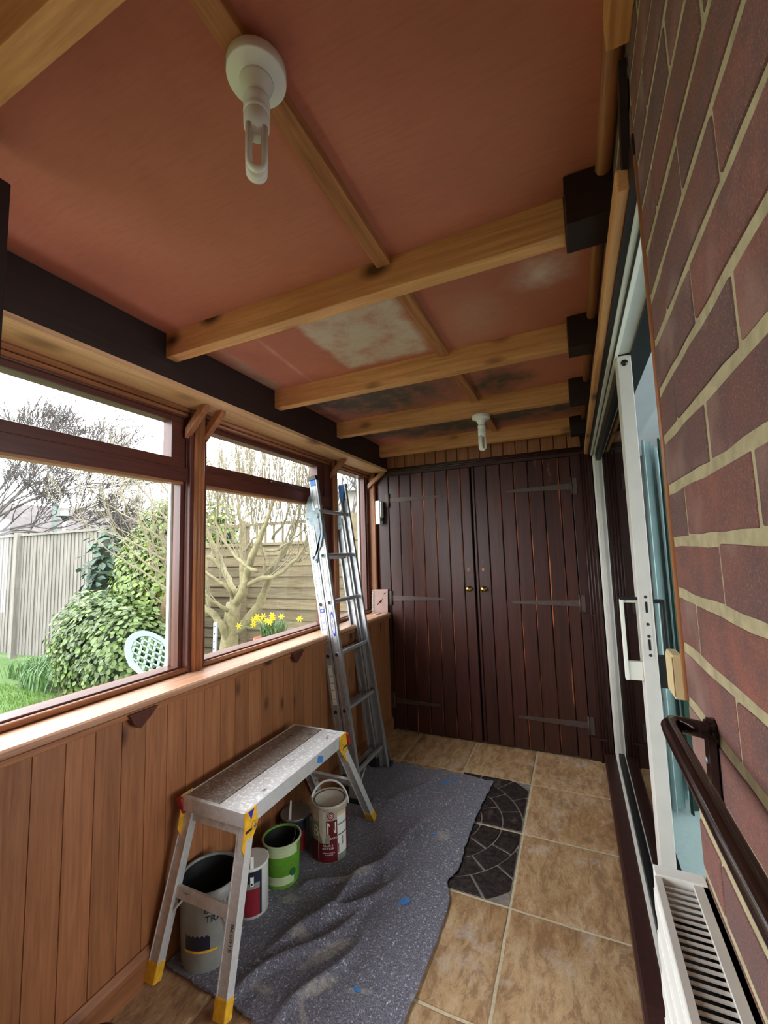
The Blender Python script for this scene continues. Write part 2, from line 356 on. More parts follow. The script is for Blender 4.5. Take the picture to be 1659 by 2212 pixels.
M['lid'] = plain('grey tin lid', srgb(112, 114, 118), 0.45, 0.5, 0.12, 20)
M['rim'] = plain('grey steel rim', srgb(150, 152, 152), 0.4, 0.6, 0.1, 20)
M['tinwhite'] = plain('paint run white tin', srgb(206, 196, 178), 0.5, 0, 0.12, 24)
M['maroon'] = plain('maroon label', srgb(104, 18, 28), 0.5, 0, 0.1, 20)
M['green'] = plain('green label', srgb(96, 150, 42), 0.45, 0, 0.25, 16)
M['greenpale'] = plain('pale green label', srgb(186, 200, 156), 0.5, 0, 0.12, 20)
M['greendeep'] = plain('deep green mark', srgb(20, 96, 56), 0.5)
M['navy'] = plain('navy label', srgb(26, 30, 48), 0.5, 0, 0.2, 30)
M['crimson'] = plain('crimson label', srgb(130, 26, 38), 0.5, 0, 0.15, 30)
M['greytub'] = plain('grey tub plastic', srgb(138, 138, 132), 0.5, 0, 0.15, 20)
M['insidedark'] = plain('near black inside', srgb(20, 21, 19), 0.6, 0, 0.3, 20)  # near-black lining of the open pot and tub
M['pink'] = plain('pink print', srgb(216, 140, 150), 0.6)
M['ink'] = plain('black print', srgb(30, 28, 28), 0.7)
M['paper'] = plain('printed pink beige cover', srgb(196, 166, 158), 0.6, 0, 0.1, 20)
M['pages'] = plain('paper pages', srgb(236, 232, 222), 0.8)
M['rubber_mid'] = plain('ladder foot rubber', srgb(34, 38, 46), 0.6)
M['stone'] = plain('grey concrete', srgb(140, 136, 126), 0.9, 0, 0.2, 20, 0.4)
M['bounce_patio'] = plain('pale patio paving', srgb(206, 202, 192), 0.9, 0, 0.08, 10)  # paled paving colour, mostly out of view, to bounce daylight indoors
M['tin'] = plain('dark glossy tin', srgb(30, 28, 26), 0.15, 0.8, 0.1, 10)

# ------------------------------------------------------------------ mesh helpers
class MB:
    def __init__(s): s.v = []; s.f = []; s.mi = []; s.sm = []
    def add(s, vs, fs, mi=0, smooth=False):
        b = len(s.v); s.v += [tuple(p) for p in vs]; s.f += [tuple(i+b for i in f) for f in fs]
        s.mi += [mi]*len(fs); s.sm += [smooth]*len(fs); return s
    def box(s, x0, x1, y0, y1, z0, z1, mi=0):
        v = [(x, y, z) for z in (z0, z1) for y in (y0, y1) for x in (x0, x1)]
        return s.add(v, [(0, 2, 3, 1), (4, 5, 7, 6), (0, 1, 5, 4), (1, 3, 7, 5), (3, 2, 6, 7), (2, 0, 4, 6)], mi)
    def obox(s, a, b, wv, hv, mi=0, t=1.0):
        """box from a to b with half extents wv, hv (vectors), far end scaled by t"""
        a, b, wv, hv = map(Vector, (a, b, wv, hv)); v = []
        for p, k in ((a, 1), (b, t)):
            for sx, sy in ((-1, -1), (1, -1), (1, 1), (-1, 1)): v.append(p+wv*sx*k+hv*sy*k)
        return s.add(v, [(3, 2, 1, 0), (4, 5, 6, 7), (0, 1, 5, 4), (1, 2, 6, 5), (2, 3, 7, 6), (3, 0, 4, 7)], mi)
    def tube(s, pts, rad, n=8, mi=0, caps=True, smooth=True, flat=None):
        pts = [Vector(p) for p in pts]; N = len(pts)
        if not hasattr(rad, '__len__'): rad = [rad]*N
        up = None; vs = []
        for i, p in enumerate(pts):
            d = (pts[min(i+1, N-1)]-pts[max(i-1, 0)])
            if d.length < 1e-9: d = Vector((0, 0, 1))
            d.normalize()
            if up is None:
                up = Vector((0, 0, 1)) if abs(d.z) < 0.9 else Vector((1, 0, 0))
            sx = d.cross(up)
            if sx.length < 1e-6: sx = d.orthogonal()
            sx.normalize(); up = sx.cross(d).normalized()
            for k in range(n):
                a = 2*math.pi*k/n
                vs.append(p+(sx*math.cos(a)*(flat or 1)+up*math.sin(a))*rad[i])
        fs = []
        for i in range(N-1):
            for k in range(n):
                a, b = i*n+k, i*n+(k+1) % n
                fs.append((a, b, b+n, a+n))
        if caps: fs.append(tuple(range(n))[::-1]); fs.append(tuple((N-1)*n+k for k in range(n)))
        return s.add(vs, fs, mi, smooth)
    def lathe(s, prof, c=(0, 0, 0), n=28, mi=0, smooth=True, sx=1.0, sy=1.0, cap=True):
        vs = []; fs = []; N = len(prof)
        for r, z in prof:
            for k in range(n):
                a = 2*math.pi*k/n; vs.append((c[0]+r*math.cos(a)*sx, c[1]+r*math.sin(a)*sy, c[2]+z))
        for i in range(N-1):
            for k in range(n):
                a, b = i*n+k, i*n+(k+1) % n; fs.append((a, b, b+n, a+n))
        if cap and prof[0][0] > 1e-5: fs.append(tuple(range(n))[::-1])
        if cap and prof[-1][0] > 1e-5: fs.append(tuple((N-1)*n+k for k in range(n)))
        return s.add(vs, fs, mi, smooth)
    def prism(s, poly, d, mi=0):
        """planar polygon (list of 3d points) pushed along vector d"""
        d = Vector(d); n = len(poly); vs = [Vector(p) for p in poly]+[Vector(p)+d for p in poly]
        fs = [tuple(range(n))[::-1], tuple(range(n, 2*n))]+[(i, (i+1) % n, (i+1) % n+n, i+n) for i in range(n)]
        return s.add(vs, fs, mi)
    def mesh(s, name, mats):
        me = bpy.data.meshes.new(name); me.from_pydata(s.v, [], s.f)
        me.polygons.foreach_set('material_index', s.mi); me.polygons.foreach_set('use_smooth', s.sm)
        for m in (mats if isinstance(mats, (list, tuple)) else [mats]): me.materials.append(M[m] if isinstance(m, str) else m)
        me.update(); bm = bmesh.new(); bm.from_mesh(me); bmesh.ops.recalc_face_normals(bm, faces=bm.faces); bm.to_mesh(me); bm.free()
        return me
    def build(s, name, mats, parent=None, bevel=0.0, loc=None):
        me = s.mesh(name, mats)
        o = bpy.data.objects.new(name, me); COL.objects.link(o)
        if loc is None and parent is not None: loc = None
        base = Vector(loc) if loc is not None else (Vector(parent['_base']) if parent is not None and '_base' in parent else Vector((0, 0, 0)))
        # meshes are written in world coordinates; move them so the object's origin is its base
        if base.length: me.transform(Matrix.Translation(-base))
        if parent is not None:
            o.parent = parent
            pb = Vector(parent['_base']) if '_base' in parent else Vector((0, 0, 0))
            o.location = base-pb
        else: o.location = base
        o['_base'] = tuple(base)
        if bevel:
            b = o.modifiers.new('bevel', 'BEVEL'); b.width = bevel; b.segments = 2; b.limit_method = 'ANGLE'; b.angle_limit = math.radians(40)
        return o
def tag(o, label=None, cat=None, group=None, kind=None):
    if label: o['label'] = label
    if cat: o['category'] = cat
    if group: o['group'] = group
    if kind: o['kind'] = kind
    return o
def thing(name, loc, label, cat, group=None, kind=None):
    o = bpy.data.objects.new(name, None); COL.objects.link(o); o.location = loc; o['_base'] = tuple(loc)
    o.empty_display_size = 0.05
    return tag(o, label, cat, group, kind)
def box(name, x0, x1, y0, y1, z0, z1, mat, parent=None, bevel=0.0, loc=None):
    return MB().box(x0, x1, y0, y1, z0, z1).build(name, mat, parent, bevel, loc)
def inst(src, name, parent, loc, rot=None, scale=None):
    o = bpy.data.objects.new(name, src); COL.objects.link(o); o.parent = parent; o.location = loc
    if rot is not None: o.rotation_euler = rot
    if scale is not None: o.scale = scale
    return o
def text_mb(s, size, extrude=0.0, res=2):
    cu = bpy.data.curves.new('t', 'FONT'); cu.body = s; cu.size = size; cu.extrude = extrude; cu.resolution_u = res
    cu.align_x = 'CENTER'; cu.align_y = 'CENTER'
    o = bpy.data.objects.new('t', cu); COL.objects.link(o); bpy.context.view_layer.update()
    me = o.to_mesh(); vs = [tuple(v.co) for v in me.vertices]; fs = [tuple(p.vertices) for p in me.polygons]
    o.to_mesh_clear(); bpy.data.objects.remove(o); bpy.data.curves.remove(cu)
    return vs, fs
def rnd(a, b): return random.uniform(a, b)
random.seed(7)

# ================================================================== STRUCTURE
XL = -1.375      # face of the dado cladding
ZC = 2.22        # ceiling
YB = 3.12        # face of the store doors
YN = -1.7        # the porch goes on behind the camera
S = 'structure'
# floor: screed, grout bed and tiles
fl = tag(box('floor', -1.6, 0.16, YN, 3.3, -0.08, -0.0035, 'grout'), kind=S)
cx = [-1.54, -1.13, -0.718, -0.312, 0.105]; cyy = [-1.8, -1.35, -0.9, -0.46, -0.01, 0.43, 0.88, 1.325, 1.775, 2.232, 2.695, 3.15]
def tile(x0, x1, y0, y1):
    g = 0.0055; U = [0, .012, .12, .3, .5, .7, .88, .988, 1]; nx, ny = 8, 8; mb = MB(); vs = []; fs = []
    for j in range(ny+1):
        for i in range(nx+1):
            x = x0+g+(x1-x0-2*g)*U[i]; y = y0+g+(y1-y0-2*g)*U[j]
            e = i in (0, nx) or j in (0, ny)
            z = 0.0 + 0.0012*noise.noise(Vector((x*9, y*9, 3))) - (0.0022 if e else 0)
            if e or i in (1, nx-1) or j in (1, ny-1): dxx = 0.003*noise.noise(Vector((x*24, y*24, 9))); y += 0.003*noise.noise(Vector((x*24, y*24, 5))); x += dxx
            vs.append((x, y, z))
    for j in range(ny):
        for i in range(nx):
            a = j*(nx+1)+i; fs.append((a, a+1, a+nx+2, a+nx+1))
    mb.add(vs, fs, 0, True)
    ring = [i for i in range(nx)]+[i*(nx+1)+nx for i in range(ny)]+[ny*(nx+1)+nx-i for i in range(nx)]+[(ny-i)*(nx+1) for i in range(ny)]
    b = len(vs); low = [(vs[i][0], vs[i][1], -0.006) for i in ring]; mb.v += low
    n = len(ring)
    for k in range(n):
        mb.f.append((ring[k], b+k, b+(k+1) % n, ring[(k+1) % n])); mb.mi.append(0); mb.sm.append(False)
    return mb
for j in range(len(cyy)-1):
    for i in range(4):
        if i == 2 and j in (8, 9): continue
        x1 = cx[i+1]; c = ((cx[i]+x1)/2, (cyy[j]+cyy[j+1])/2, 0)
        tile(cx[i], x1, cyy[j], cyy[j+1]).build('tile', 'tile', fl, loc=c)
# the two black cobble pattern pavers beside the dust sheet: stones cut by arcs
for (y0, y1) in ((cyy[8], cyy[9]), (cyy[9], cyy[10])):
    x0, x1 = cx[2], cx[3]
    bed = box('paver_bed', x0+.006, x1-.006, y0+.006, y1-.006, -0.006, -0.0015, 'cobblegrout', fl)
    bed['label'] = 'dark dusty bed between the black paver stones'
    yc = 2.232; xc = x0-0.02
    far = y0 >= yc-0.01
    rings = [0.0, 0.115, 0.222, 0.325, 0.425, 0.56]
    def clip(poly, a, b, c):               # keep a*x+b*y<=c
        out = []
        for k in range(len(poly)):
            p, q = poly[k], poly[(k+1) % len(poly)]
            fp, fq = a*p[0]+b*p[1]-c, a*q[0]+b*q[1]-c
            if fp <= 0: out.append(p)
            if fp*fq < 0:
                t = fp/(fp-fq); out.append((p[0]+(q[0]-p[0])*t, p[1]+(q[1]-p[1])*t))
        return out
    for ri in range(5):
        r0, r1 = rings[ri]+0.0045, rings[ri+1]-0.0045
        nseg = [2, 3, 3, 4, 5][ri]
        for k in range(nseg):
            a0 = math.pi/2*k/nseg + 0.005/max(r0, .05); a1 = math.pi/2*(k+1)/nseg - 0.005/max(r0, .05)
            off = 0.0
            arc = [a0+(a1-a0)*q/4 for q in range(5)]
            sg = 1 if far else -1
            poly = [(xc+r1*math.cos(a), yc+sg*(r1*math.sin(a)+0.006)) for a in arc]+[(xc+r0*math.cos(a), yc+sg*(r0*math.sin(a)+0.006)) for a in reversed(arc)]
            for cl in ((1, 0, x1-.012), (-1, 0, -(x0+.012)), (0, 1, y1-.010), (0, -1, -(y0+.010))):
                if len(poly) > 2: poly = clip(poly, *cl)
            if len(poly) < 3: continue
            mx = sum(p[0] for p in poly)/len(poly); my = sum(p[1] for p in poly)/len(poly)
            MB().prism([(p[0], p[1], -0.004) for p in poly], (0, 0, 0.0065+rnd(0, 0.002))).build('cobble', 'cobble', fl, 0.0015, loc=(mx, my, 0))

# ceiling with joists, packing blocks and centre batten
ce = tag(box('ceiling', -1.62, 0.16, YN, 3.3, ZC, ZC+0.05, 'ceiling'), kind=S)
def joist(y0, y1, lab):
    o = box('joist', -1.349, 0.0345, y0, y1, 2.124, ZC+0.002, 'pineX', None, 0.002, loc=(-0.6, (y0+y1)/2, 2.124))
    tag(o, lab, 'joist', 'pine joists under the ceiling')
joist(0.275, 0.32, 'pale pine joist nearest the camera, cut off by the top left corner')
joist(1.05, 1.098, 'knotty pine joist, first in front of the round lamp')
joist(1.683, 1.731, 'pine joist with a dark split knot, second in front of the round lamp')
joist(2.305, 2.353, 'pine joist that carries the far bulb')
joist(2.965, 3.01, 'pine joist farthest back, just before the cladding above the doors')
for y0, y1, lab in ((0.985, 1.09, 'dark block round the right end of the joist nearest the round lamp'),
                    (1.63, 1.725, 'dark block at the right end of the second joist'),
                    (2.26, 2.35, 'dark block at the right end of the joist that carries the far bulb'),
                    (2.935, 3.01, 'dark block at the right end of the farthest joist')):
    mb = MB(); mb.box(0.035, 0.134, y0, y1, 2.098, 2.2175)
    tag(mb.build('joist_block', 'darkX', None, 0.002, loc=(0.09, y0, 2.098)), lab, 'block', 'dark blocks at the joist ends')
def strip(y0, y1):
    return box('batten', -0.468, -0.425, y0, y1, 2.196, ZC+0.001, 'rough', None, 0.0015, loc=(-0.446, y0, 2.196))
tag(strip(0.32, 1.05), 'pale batten the round lamp is screwed to', 'batten', 'centre battens of the ceiling')
tag(strip(YN, 0.275), 'batten end at the top edge, nearest the camera', 'batten', 'centre battens of the ceiling')
tag(strip(1.098, 1.683), 'rough batten right of the square pale ceiling patch', 'batten', 'centre battens of the ceiling')
tag(strip(1.731, 2.305), 'short batten between second and third joists', 'batten', 'centre battens of the ceiling')
tag(strip(2.353, 2.965), 'short batten behind the far bulb', 'batten', 'centre battens of the ceiling')
# ceiling edge trims on the right
tag(MB().tube([(0.117, YN, 2.203), (0.117, 3.11, 2.203)], 0.017, 8).build('trim_1', 'trimY'), kind=S)

# left wall -----------------------------------------------------------------
wl = tag(box('wall_left', -1.6, -1.392, YN, 3.3, 0.0, 0.868, 'darkY'), kind=S)
tag(box('ceiling_board_left', -1.374, -1.35, YN, 3.12, 2.045, ZC, 'darkY', None, 0.002), kind=S)
tag(box('wall_left_header', -1.6, -1.374, YN, 3.3, 2.05, 2.27, 'darkY'), kind=S)
tag(box('trim_2', -1.585, -1.349, YN, 3.118, 2.029, 2.049, 'soffit', None, 0.002), kind=S)   # pine soffit board
# dado planks
y = YN; k = 0
pk = MB().prism([(0, .0015, 0), (-.004, .0, 0), (-.014, 0, 0), (-.014, .0835, 0), (-.004, .0835, 0), (0, .082, 0)], (0, 0, 0.772)).mesh('plank', 'dadoZ')
yy = 0.692-0.0835*28
while yy < 3.05:
    inst(pk, 'plank', wl, (XL, yy, 0.098)); yy += 0.0835
tag(MB().prism([(XL-.012, YN, 0), (-1.357, YN, 0), (-1.357, YN, .078), (-1.361, YN, .088), (-1.366, YN, .094), (-1.37, YN, .1), (XL-.012, YN, .1)],
               (0, 3.115-YN, 0)).build('baseboard_left', 'dadoY'), kind=S)
# sill
tag(MB().prism([(-1.56, YN, .870), (-1.366, YN, .870), (-1.360, YN, .874), (-1.357, YN, .882), (-1.360, YN, .890), (-1.366, YN, .895), (-1.56, YN, .895)],
               (0, 3.118-YN, 0)).build('trim_3', 'sill'), kind=S)
tag(MB().box(XL-.002, -1.362, YN, 3.118, 0.850, .870).build('trim_4', 'dadoY', None, 0.004), kind=S)
# wedge brackets under the sill
def wedge(yc, lab):
    w2 = 0.019
    p = [(XL, yc-w2, .868), (-1.345, yc-w2, .868), (-1.345, yc-w2, .852), (XL, yc-w2, .815)]
    # a turned block: its corner points down
    pts = [(XL+.001, yc-.052, .866), (XL+.001, yc+.052, .866), (XL+.001, yc+.022, .838), (XL+.001, yc-.012, .812), (XL+.001, yc-.035, .83)]
    tag(MB().prism(pts, (0.026, 0, 0)).build('sill_bracket', 'mahogZ', None, 0.002, loc=(XL, yc, .81)), lab, 'bracket', 'brackets under the sill')
wedge(1.0, 'red brown wedge bracket under the sill at the left, nearest the camera')
wedge(1.87, 'small red brown wedge bracket under the sill left of the ladder')

# windows: frames, glass
def member(mb, y0, y1, z0, z1, x0=-1.585, x1=-1.515): mb.box(x0, x1, y0, y1, z0, z1)
ZT, ZB = 2.029, 0.895
def window(num, ya, yb, transom, gy0, gy1):
    """outer opening ya..yb; visible glass gy0..gy1"""
    root = thing('window_%d' % num, (-1.55, (ya+yb)/2, ZB), None, None, kind=S)
    f = MB(); member(f, ya, yb, ZT-.045, ZT, -1.60, -1.515); member(f, ya+.0005, yb-.0005, ZB+.0005, ZB+.028, -1.599, -1.5225)
    member(f, ya, gy0-.004, ZB, ZT, -1.60, -1.52); member(f, gy1+.02, yb, ZB, ZT, -1.60, -1.52)
    if transom: member(f, ya+.001, yb-.001, 1.700, 1.760, -1.598, -1.512)
    f.build('window_frame', 'mahogY', root, 0.003)
    # mouldings at head and sill, half rounds
    m = MB()
    for (x, z, r) in ((-1.508, ZT-.010, .011), (-1.514, ZT-.030, .009), (-1.512, ZB+.012, .011)):
        m.tube([(x, ya, z), (x, yb, z)], r, 8)
    m.build('moulding', 'trimY', root)
    if transom:
        s_ = MB()
        member(s_, gy0-.03, gy1+.03, 1.760, 1.802, -1.59, -1.530); member(s_, gy0-.03, gy1+.03, 1.962, 1.99, -1.59, -1.530)
        member(s_, gy0-.0295, gy0, 1.761, 1.989, -1.588, -1.532); member(s_, gy1-.045, gy1+.0295, 1.761, 1.989, -1.588, -1.532)
        s_.build('sash', 'mahogY', root, 0.003)
        box('glass', -1.558, -1.554, gy0-.01, gy1-.035, 1.80, 1.965, 'glass', root)
        stay = MB().tube([(-1.522, gy0+(gy1-gy0)*.45, 1.772), (-1.512, gy0+(gy1-gy0)*.45, 1.784), (-1.512, gy0+(gy1-gy0)*.75, 1.780)], .004, 6)
        stay.build('window_stay', 'iron', root)
        b = MB(); member(b, gy0-.004, gy1+.004, 1.69, 1.702, -1.565, -1.52); b.build('glazing_bead', 'trimY', root)
        box('glass', -1.558, -1.554, gy0-.01, gy1+.01, .915, 1.70, 'glass', root)
    else:
        box('glass', -1.558, -1.554, gy0-.01, gy1+.02, .915, 1.99, 'glass', root)
    # bright red bead down the right side of the glass, as in the photo
    MB().box(-1.572, -1.532, gy1+.002, gy1+.02, ZB+.028, 1.70 if transom else 1.985).build('glazing_bead', 'mahogZ', root)
    if num != 2: MB().box(-1.60, -1.585, gy1-.003, gy1+.02, ZB, 1.70 if transom else 1.985).build('outer_bead', 'white', root)
    return root
window(1, YN, 1.315, True, YN+.05, 1.277)
window(2, 1.375, 2.50, True, 1.412, 2.40)
window(3, 2.54, 3.10, False, 2.585, 3.045)
def post(y0, y1, lab):
    mb = MB(); mb.box(-1.60, -1.500, y0, y1, ZB, ZT)
    n = 3
    root = thing('window_post', (-1.5, (y0+y1)/2, ZB), lab, 'post', 'posts between the windows')
    mb.build('post_core', 'mahogZ', root, 0.002)
    m = MB(); yc = (y0+y1)/2
    for dy, r in ((-.018, .010), (0, .013), (.018, .010)): m.tube([(-1.497, yc+dy, ZB), (-1.497, yc+dy, ZT)], r, 8)
    m.build('half_round', 'trimZ', root)
    return root
p1 = post(1.30, 1.39, 'wide window post with two braces at its head')
p2 = post(2.49, 2.55, 'narrow window post behind the top of the ladder')
def brace(yc, parent=None, lab=None, x0=-1.515, x1=-1.395, w2=.014):
    pts = [(x0, yc-w2, 1.895), (x0, yc-w2, 1.935), (x1-.035, yc-w2, 2.0285), (x1, yc-w2, 2.0285), (x1, yc-w2, 2.015)]
    o = MB().prism(pts, (0, 2*w2, 0)).build('brace', 'trimZ', None, 0.002, loc=((x0+x1)/2, yc, 1.9))
    tag(o, lab, 'brace', 'braces under the soffit'); return o
brace(1.295, lab='sawn timber brace on the left of the wide post head')
brace(1.385, lab='sawn timber brace on the right of the wide post head')
brace(2.50, lab='timber brace above the ladder top')
brace(3.085, lab='light timber brace in the corner beside the store doors', x1=-1.36)
# end post, a lit pine moulding beside window 3
tag(MB().box(-1.585, -1.47, 3.10, 3.125, ZB, ZT).build('trim_5', 'trimZ'), kind=S)
tag(MB().tube([(-1.468, 3.098, ZB), (-1.468, 3.098, ZT)], .012, 8).build('trim_6', 'trimZ'), kind=S)
tag(box('wall_corner', -1.60, -1.38, 3.126, 3.30, ZB, 2.05, 'mahogZ'), kind=S)
# wall between the porch end and outside left, far side
tag(box('wall_back', -1.62, 0.24, 3.17, 3.30, 0, 2.3, 'darkX'), kind=S)

tag(MB().box(-1.6, -1.0, YN-.1, YN, 0, 2.3).box(-.25, .3, YN-.1, YN, 0, 2.3).box(-1.0, -.25, YN-.1, YN, 0, 2.3).build('wall_near_unseen', 'mahogZ'), kind=S)  # unseen end wall behind the camera, added to cut the light
# near door leaf edge, hard against the left frame edge
nd = thing('door_post', (-1.02, 0.37, 0), 'dark brown upright post hard against the left border, above the window', 'post')
box('post_body', -1.045, -1.004, 0.335, 0.418, 0.0, 2.147, 'darkZ', nd, 0.003)
box('post_stop', -1.0045, -0.996, 0.335, 0.365, 0.0, 2.10, 'mahogZ', nd)

# ------------------------------------------------------------------ store doors across the end
cab = thing('store_cupboard', (-0.6, YB, 0), 'tall dark red brown plank double doors across the far end', 'cupboard')
DOOR_T = 1.995
gl = [-1.349, -1.252, -1.156, -1.056, -0.954, -0.854, -0.752, -0.676]
gr = [-0.666, -0.645, -0.556, -0.455, -0.359, -0.261, -0.16, -0.055, 0.020]
def door_leaf(name, g, lab):
    d = box(name, g[0]+.002, g[-1]-.002, YB+.014, YB+.03, 0.012, DOOR_T-.003, 'darkZ', cab, 0, loc=((g[0]+g[-1])/2, YB, 0.012))
    for a, b in zip(g[:-1], g[1:]):
        e = 0.0022; b2 = 0.004
        if b-a < .04: e = .001
        z0, z1 = 0.013, DOOR_T-.004
        poly = [(a+e, YB+b2, z0), (a+e, YB+.0155, z0), (b-e, YB+.0155, z0), (b-e, YB+b2, z0), (b-e-.004, YB, z0), (a+e+.004, YB, z0)]
        MB().prism(poly, (0, 0, z1-z0)).build('plank', 'door', d, loc=((a+b)/2, YB, 0.013))
    return d
DL = door_leaf('door_leaf', gl, None); DR = door_leaf('door_leaf', gr, None)
mb = MB(); mb.box(-1.42, -1.351, YB-.002, YB+.04, 0, DOOR_T); mb.box(0.022, 0.075, YB-.002, YB+.04, 0, DOOR_T)
mb.box(-1.42, 0.15, YB-.004, YB+.04, DOOR_T, 2.018)
mb.build('frame', 'doorframe', cab, 0.002)
mb = MB(); mb.box(0.075, 0.15, YB-.012, YB+.04, 0, 2.0); 
for x in (.083, .1, .118, .138): mb.tube([(x, YB-.013, 0), (x, YB-.013, 2.0)], .006, 6)
mb.build('side_moulding', 'doorframe', cab)
mb = MB()
for z, r, yv in ((2.024, .008, -.006), (2.036, .007, -.01), (2.046, .006, -.006)): mb.tube([(-1.36, YB+yv, z), (.14, YB+yv, z)], r, 8)
mb.box(-1.40, .15, YB-.004, YB+.03, 2.016, 2.05); mb.build('head_moulding', 'doorframe', cab)
def hinge(x, z, side, ln, name='strap_hinge'):
    """x: the pin; side +1: strap runs to +x"""
    s_ = side
    root = MB()
    pts = [(x, YB-.004, z-.021), (x, YB-.004, z+.021), (x+s_*ln, YB-.004, z+.009), (x+s_*(ln+.012), YB-.004, z), (x+s_*ln, YB-.004, z-.009)]
    root.prism(pts, (0, .0045, 0))
    h = root.build(name, 'iron', DL if side > 0 else DR, 0.0006, loc=(x, YB, z))
    MB().box(min(x-s_*.034, x-s_*.004), max(x-s_*.034, x-s_*.004), YB-.009, YB-.0015, z-.055, z+.055).build('hinge_plate', 'iron', h, 0.001)
    MB().tube([(x, YB-.009, z-.058), (x, YB-.009, z+.058)], .0065, 8).build('hinge_pin', 'iron', h)
    for q in (.12, .38, .68):
        sm = MB()
        c = Vector((x+s_*ln*q, YB-.0045, z)); sm.add([c+Vector((math.cos(a)*.0045, 0, math.sin(a)*.0045)) for a in [k*math.pi/3 for k in range(6)]]+[c+Vector((0, -.0025, 0))],
                                                     [(k, (k+1) % 6, 6) for k in range(6)])
        sm.build('screw', 'iron', h)
for z, ln in ((1.792, .44), (1.007, .43), (0.222, .36)): hinge(-1.346, z, 1, ln)
for z, ln in ((1.785, .43), (0.995, .43), (0.216, .43)): hinge(0.018, z, -1, ln)
for x, dr in ((-0.720, DL), (-0.612, DR)):
    z = 1.085
    k_ = MB().lathe([(0, .034), (.012, .033), (.0185, .027), (.0195, .020), (.015, .013), (.008, .010), (.008, .004), (.018, .0035), (.021, .0)], n=20)
    k_.v = [(x+a, YB-.001-c, z+b) for a, b, c in k_.v]
    k_.build('knob', 'brass', dr, loc=(x, YB, z))
    kh = MB().prism([(x+math.cos(a)*.007, YB-.0012, 1.283+math.sin(a)*.012) for a in [k*math.pi/6 for k in range(12)]], (0, .003, 0)).build('keyhole_cover', 'iron', dr, loc=(x, YB, 1.283))
    MB().prism([(x+math.cos(a)*.009*(1+.1*math.sin(3*a)), YB-.0008, 1.226+math.sin(a)*.014*(1+.15*math.cos(2*a))) for a in [k*math.pi/6 for k in range(12)]], (0, .002, 0)).build('bare_wood_scar', 'trimZ', dr, loc=(x, YB, 1.226))
# raised rails seen low on the right jamb
for z in (.915, .14): box('jamb_bar', .03, .12, YB-.02, YB-.013, z, z+.01, 'doorframe', cab)
# cladding above
fa = tag(box('trim_7', -1.40, 0.15, YB+.016, YB+.05, 2.05, ZC, 'darkX'), kind=S)
fg = [-1.37+.0862*k for k in range(18)]
pk2 = MB().prism([(0.002, 0, 0), (0.002, .014, 0), (.0845, .014, 0), (.0845, 0, 0), (.081, -.004, 0), (.005, -.004, 0)], (0, 0, ZC-2.052)).mesh('plank', 'trimZ')
for x in fg[:-1]: inst(pk2, 'plank', fa, (x, YB+.004, 2.05))

# ------------------------------------------------------------------ right wall: bricks, doors
wr = tag(MB().box(0.1362, 0.30, YN, 0.7415, 0, 2.30).box(0.1362, 0.30, 0.742, 3.3, 2.04, 2.30).build('wall_right', 'mortar'), kind=S)
Z0 = 1.374 - 18*0.075 - 0.0375+0.0375      # a joint line at 1.374
def brick(y0, y1, z0, z1):
    j = lambda: rnd(-.0012, .0012)
    x = 0.1345+rnd(-.0008, .0012)
    a, b, c_, d_ = y0+.0038, y1-.0038, z0+.0066, z1-.0066; n_ = max(2, int((b-a)/.04)); q = lambda: rnd(-.0016, .0016)
    poly = [(x, a+(b-a)*k/n_+q()*(0 < k < n_), c_+q()) for k in range(n_+1)]+[(x, b+q(), (c_+d_)/2)]+[(x, b-(b-a)*k/n_+q()*(0 < k < n_), d_+q()) for k in range(n_+1)]+[(x, a+q()*.6, (c_+d_)/2)]
    MB().prism(poly, (.150-x, 0, 0)).build('brick', 'brick', wr, 0.0022, loc=(.1345, (y0+y1)/2, (z0+z1)/2))
offs = {0: 0.645, 1: 0.524, -1: 0.65, -2: 0.615, 2: 0.528}
for c in range(-18, 12):
    z0 = 1.374+.075*c; z1 = z0+.075
    if z0 < 0: continue
    top = min(z1, ZC)
    even = c % 2 == 0
    ye = 0.7405
    first = 0.095 if even else 0.2125
    y1 = ye; y0 = ye-first
    while y1 > -.55:
        brick(y0, y1, z0, z1)
        y1 = y0; y0 = y1-0.225
# bricks above the doors
for c in range(9, 12):
    z0 = 2.04+.06*(c-9)+.002; z1 = z0+.06
    y0 = .742-(.11 if c % 2 else 0)
    while y0 < 3.1:
        brick(max(y0, .742), min(y0+.225, 3.118), z0, min(z1, 2.2)); y0 += .225
# architrave and head of the sliding doors
tag(MB().box(.112, .1345, .80, 3.118, 1.992, 2.036).build('trim_8', 'pineY', None, 0.004), kind=S)
tag(MB().box(.132, .150, .742, 3.118, 1.985, 2.04).build('trim_9', 'darkY'), kind=S)
# short dark strap and pine board at the top near end
tag(MB().box(.100, .1345, YN, .70, 2.155, 2.2185).build('wall_board', 'pineY', None, 0.003, loc=(.11, 0, 2.15)),
    'pine board along the top of the brick wall, nearest the camera', 'board')
st = MB().obox((.1265, .735, 2.165), (.128, .80, 2.03), (.0, .010, .004), (.006, 0, 0))
tag(st.build('wall_strap', 'darkZ', None, 0, loc=(.127, .76, 2.03)), 'dark slanting strap beside the top of the brick wall', 'strap')
# quadrant strip covering the brick edge
tag(MB().tube([(.1355, .7425, 1.148), (.1355, .7425, 2.0)], .0042, 8).build('trim_10', 'trimZ'), kind=S)
# threshold
tag(MB().prism([(.095, YN, -.01), (.095, YN, .052), (.104, YN, .062), (.158, YN, .062), (.158, YN, -.01)], (0, 3.118-YN, 0)).build('trim_11', 'doorframe'), kind=S)
tag(MB().box(.158, .32, YN, 3.3, -.03, .03).build('door_sill', 'seal'), kind=S)
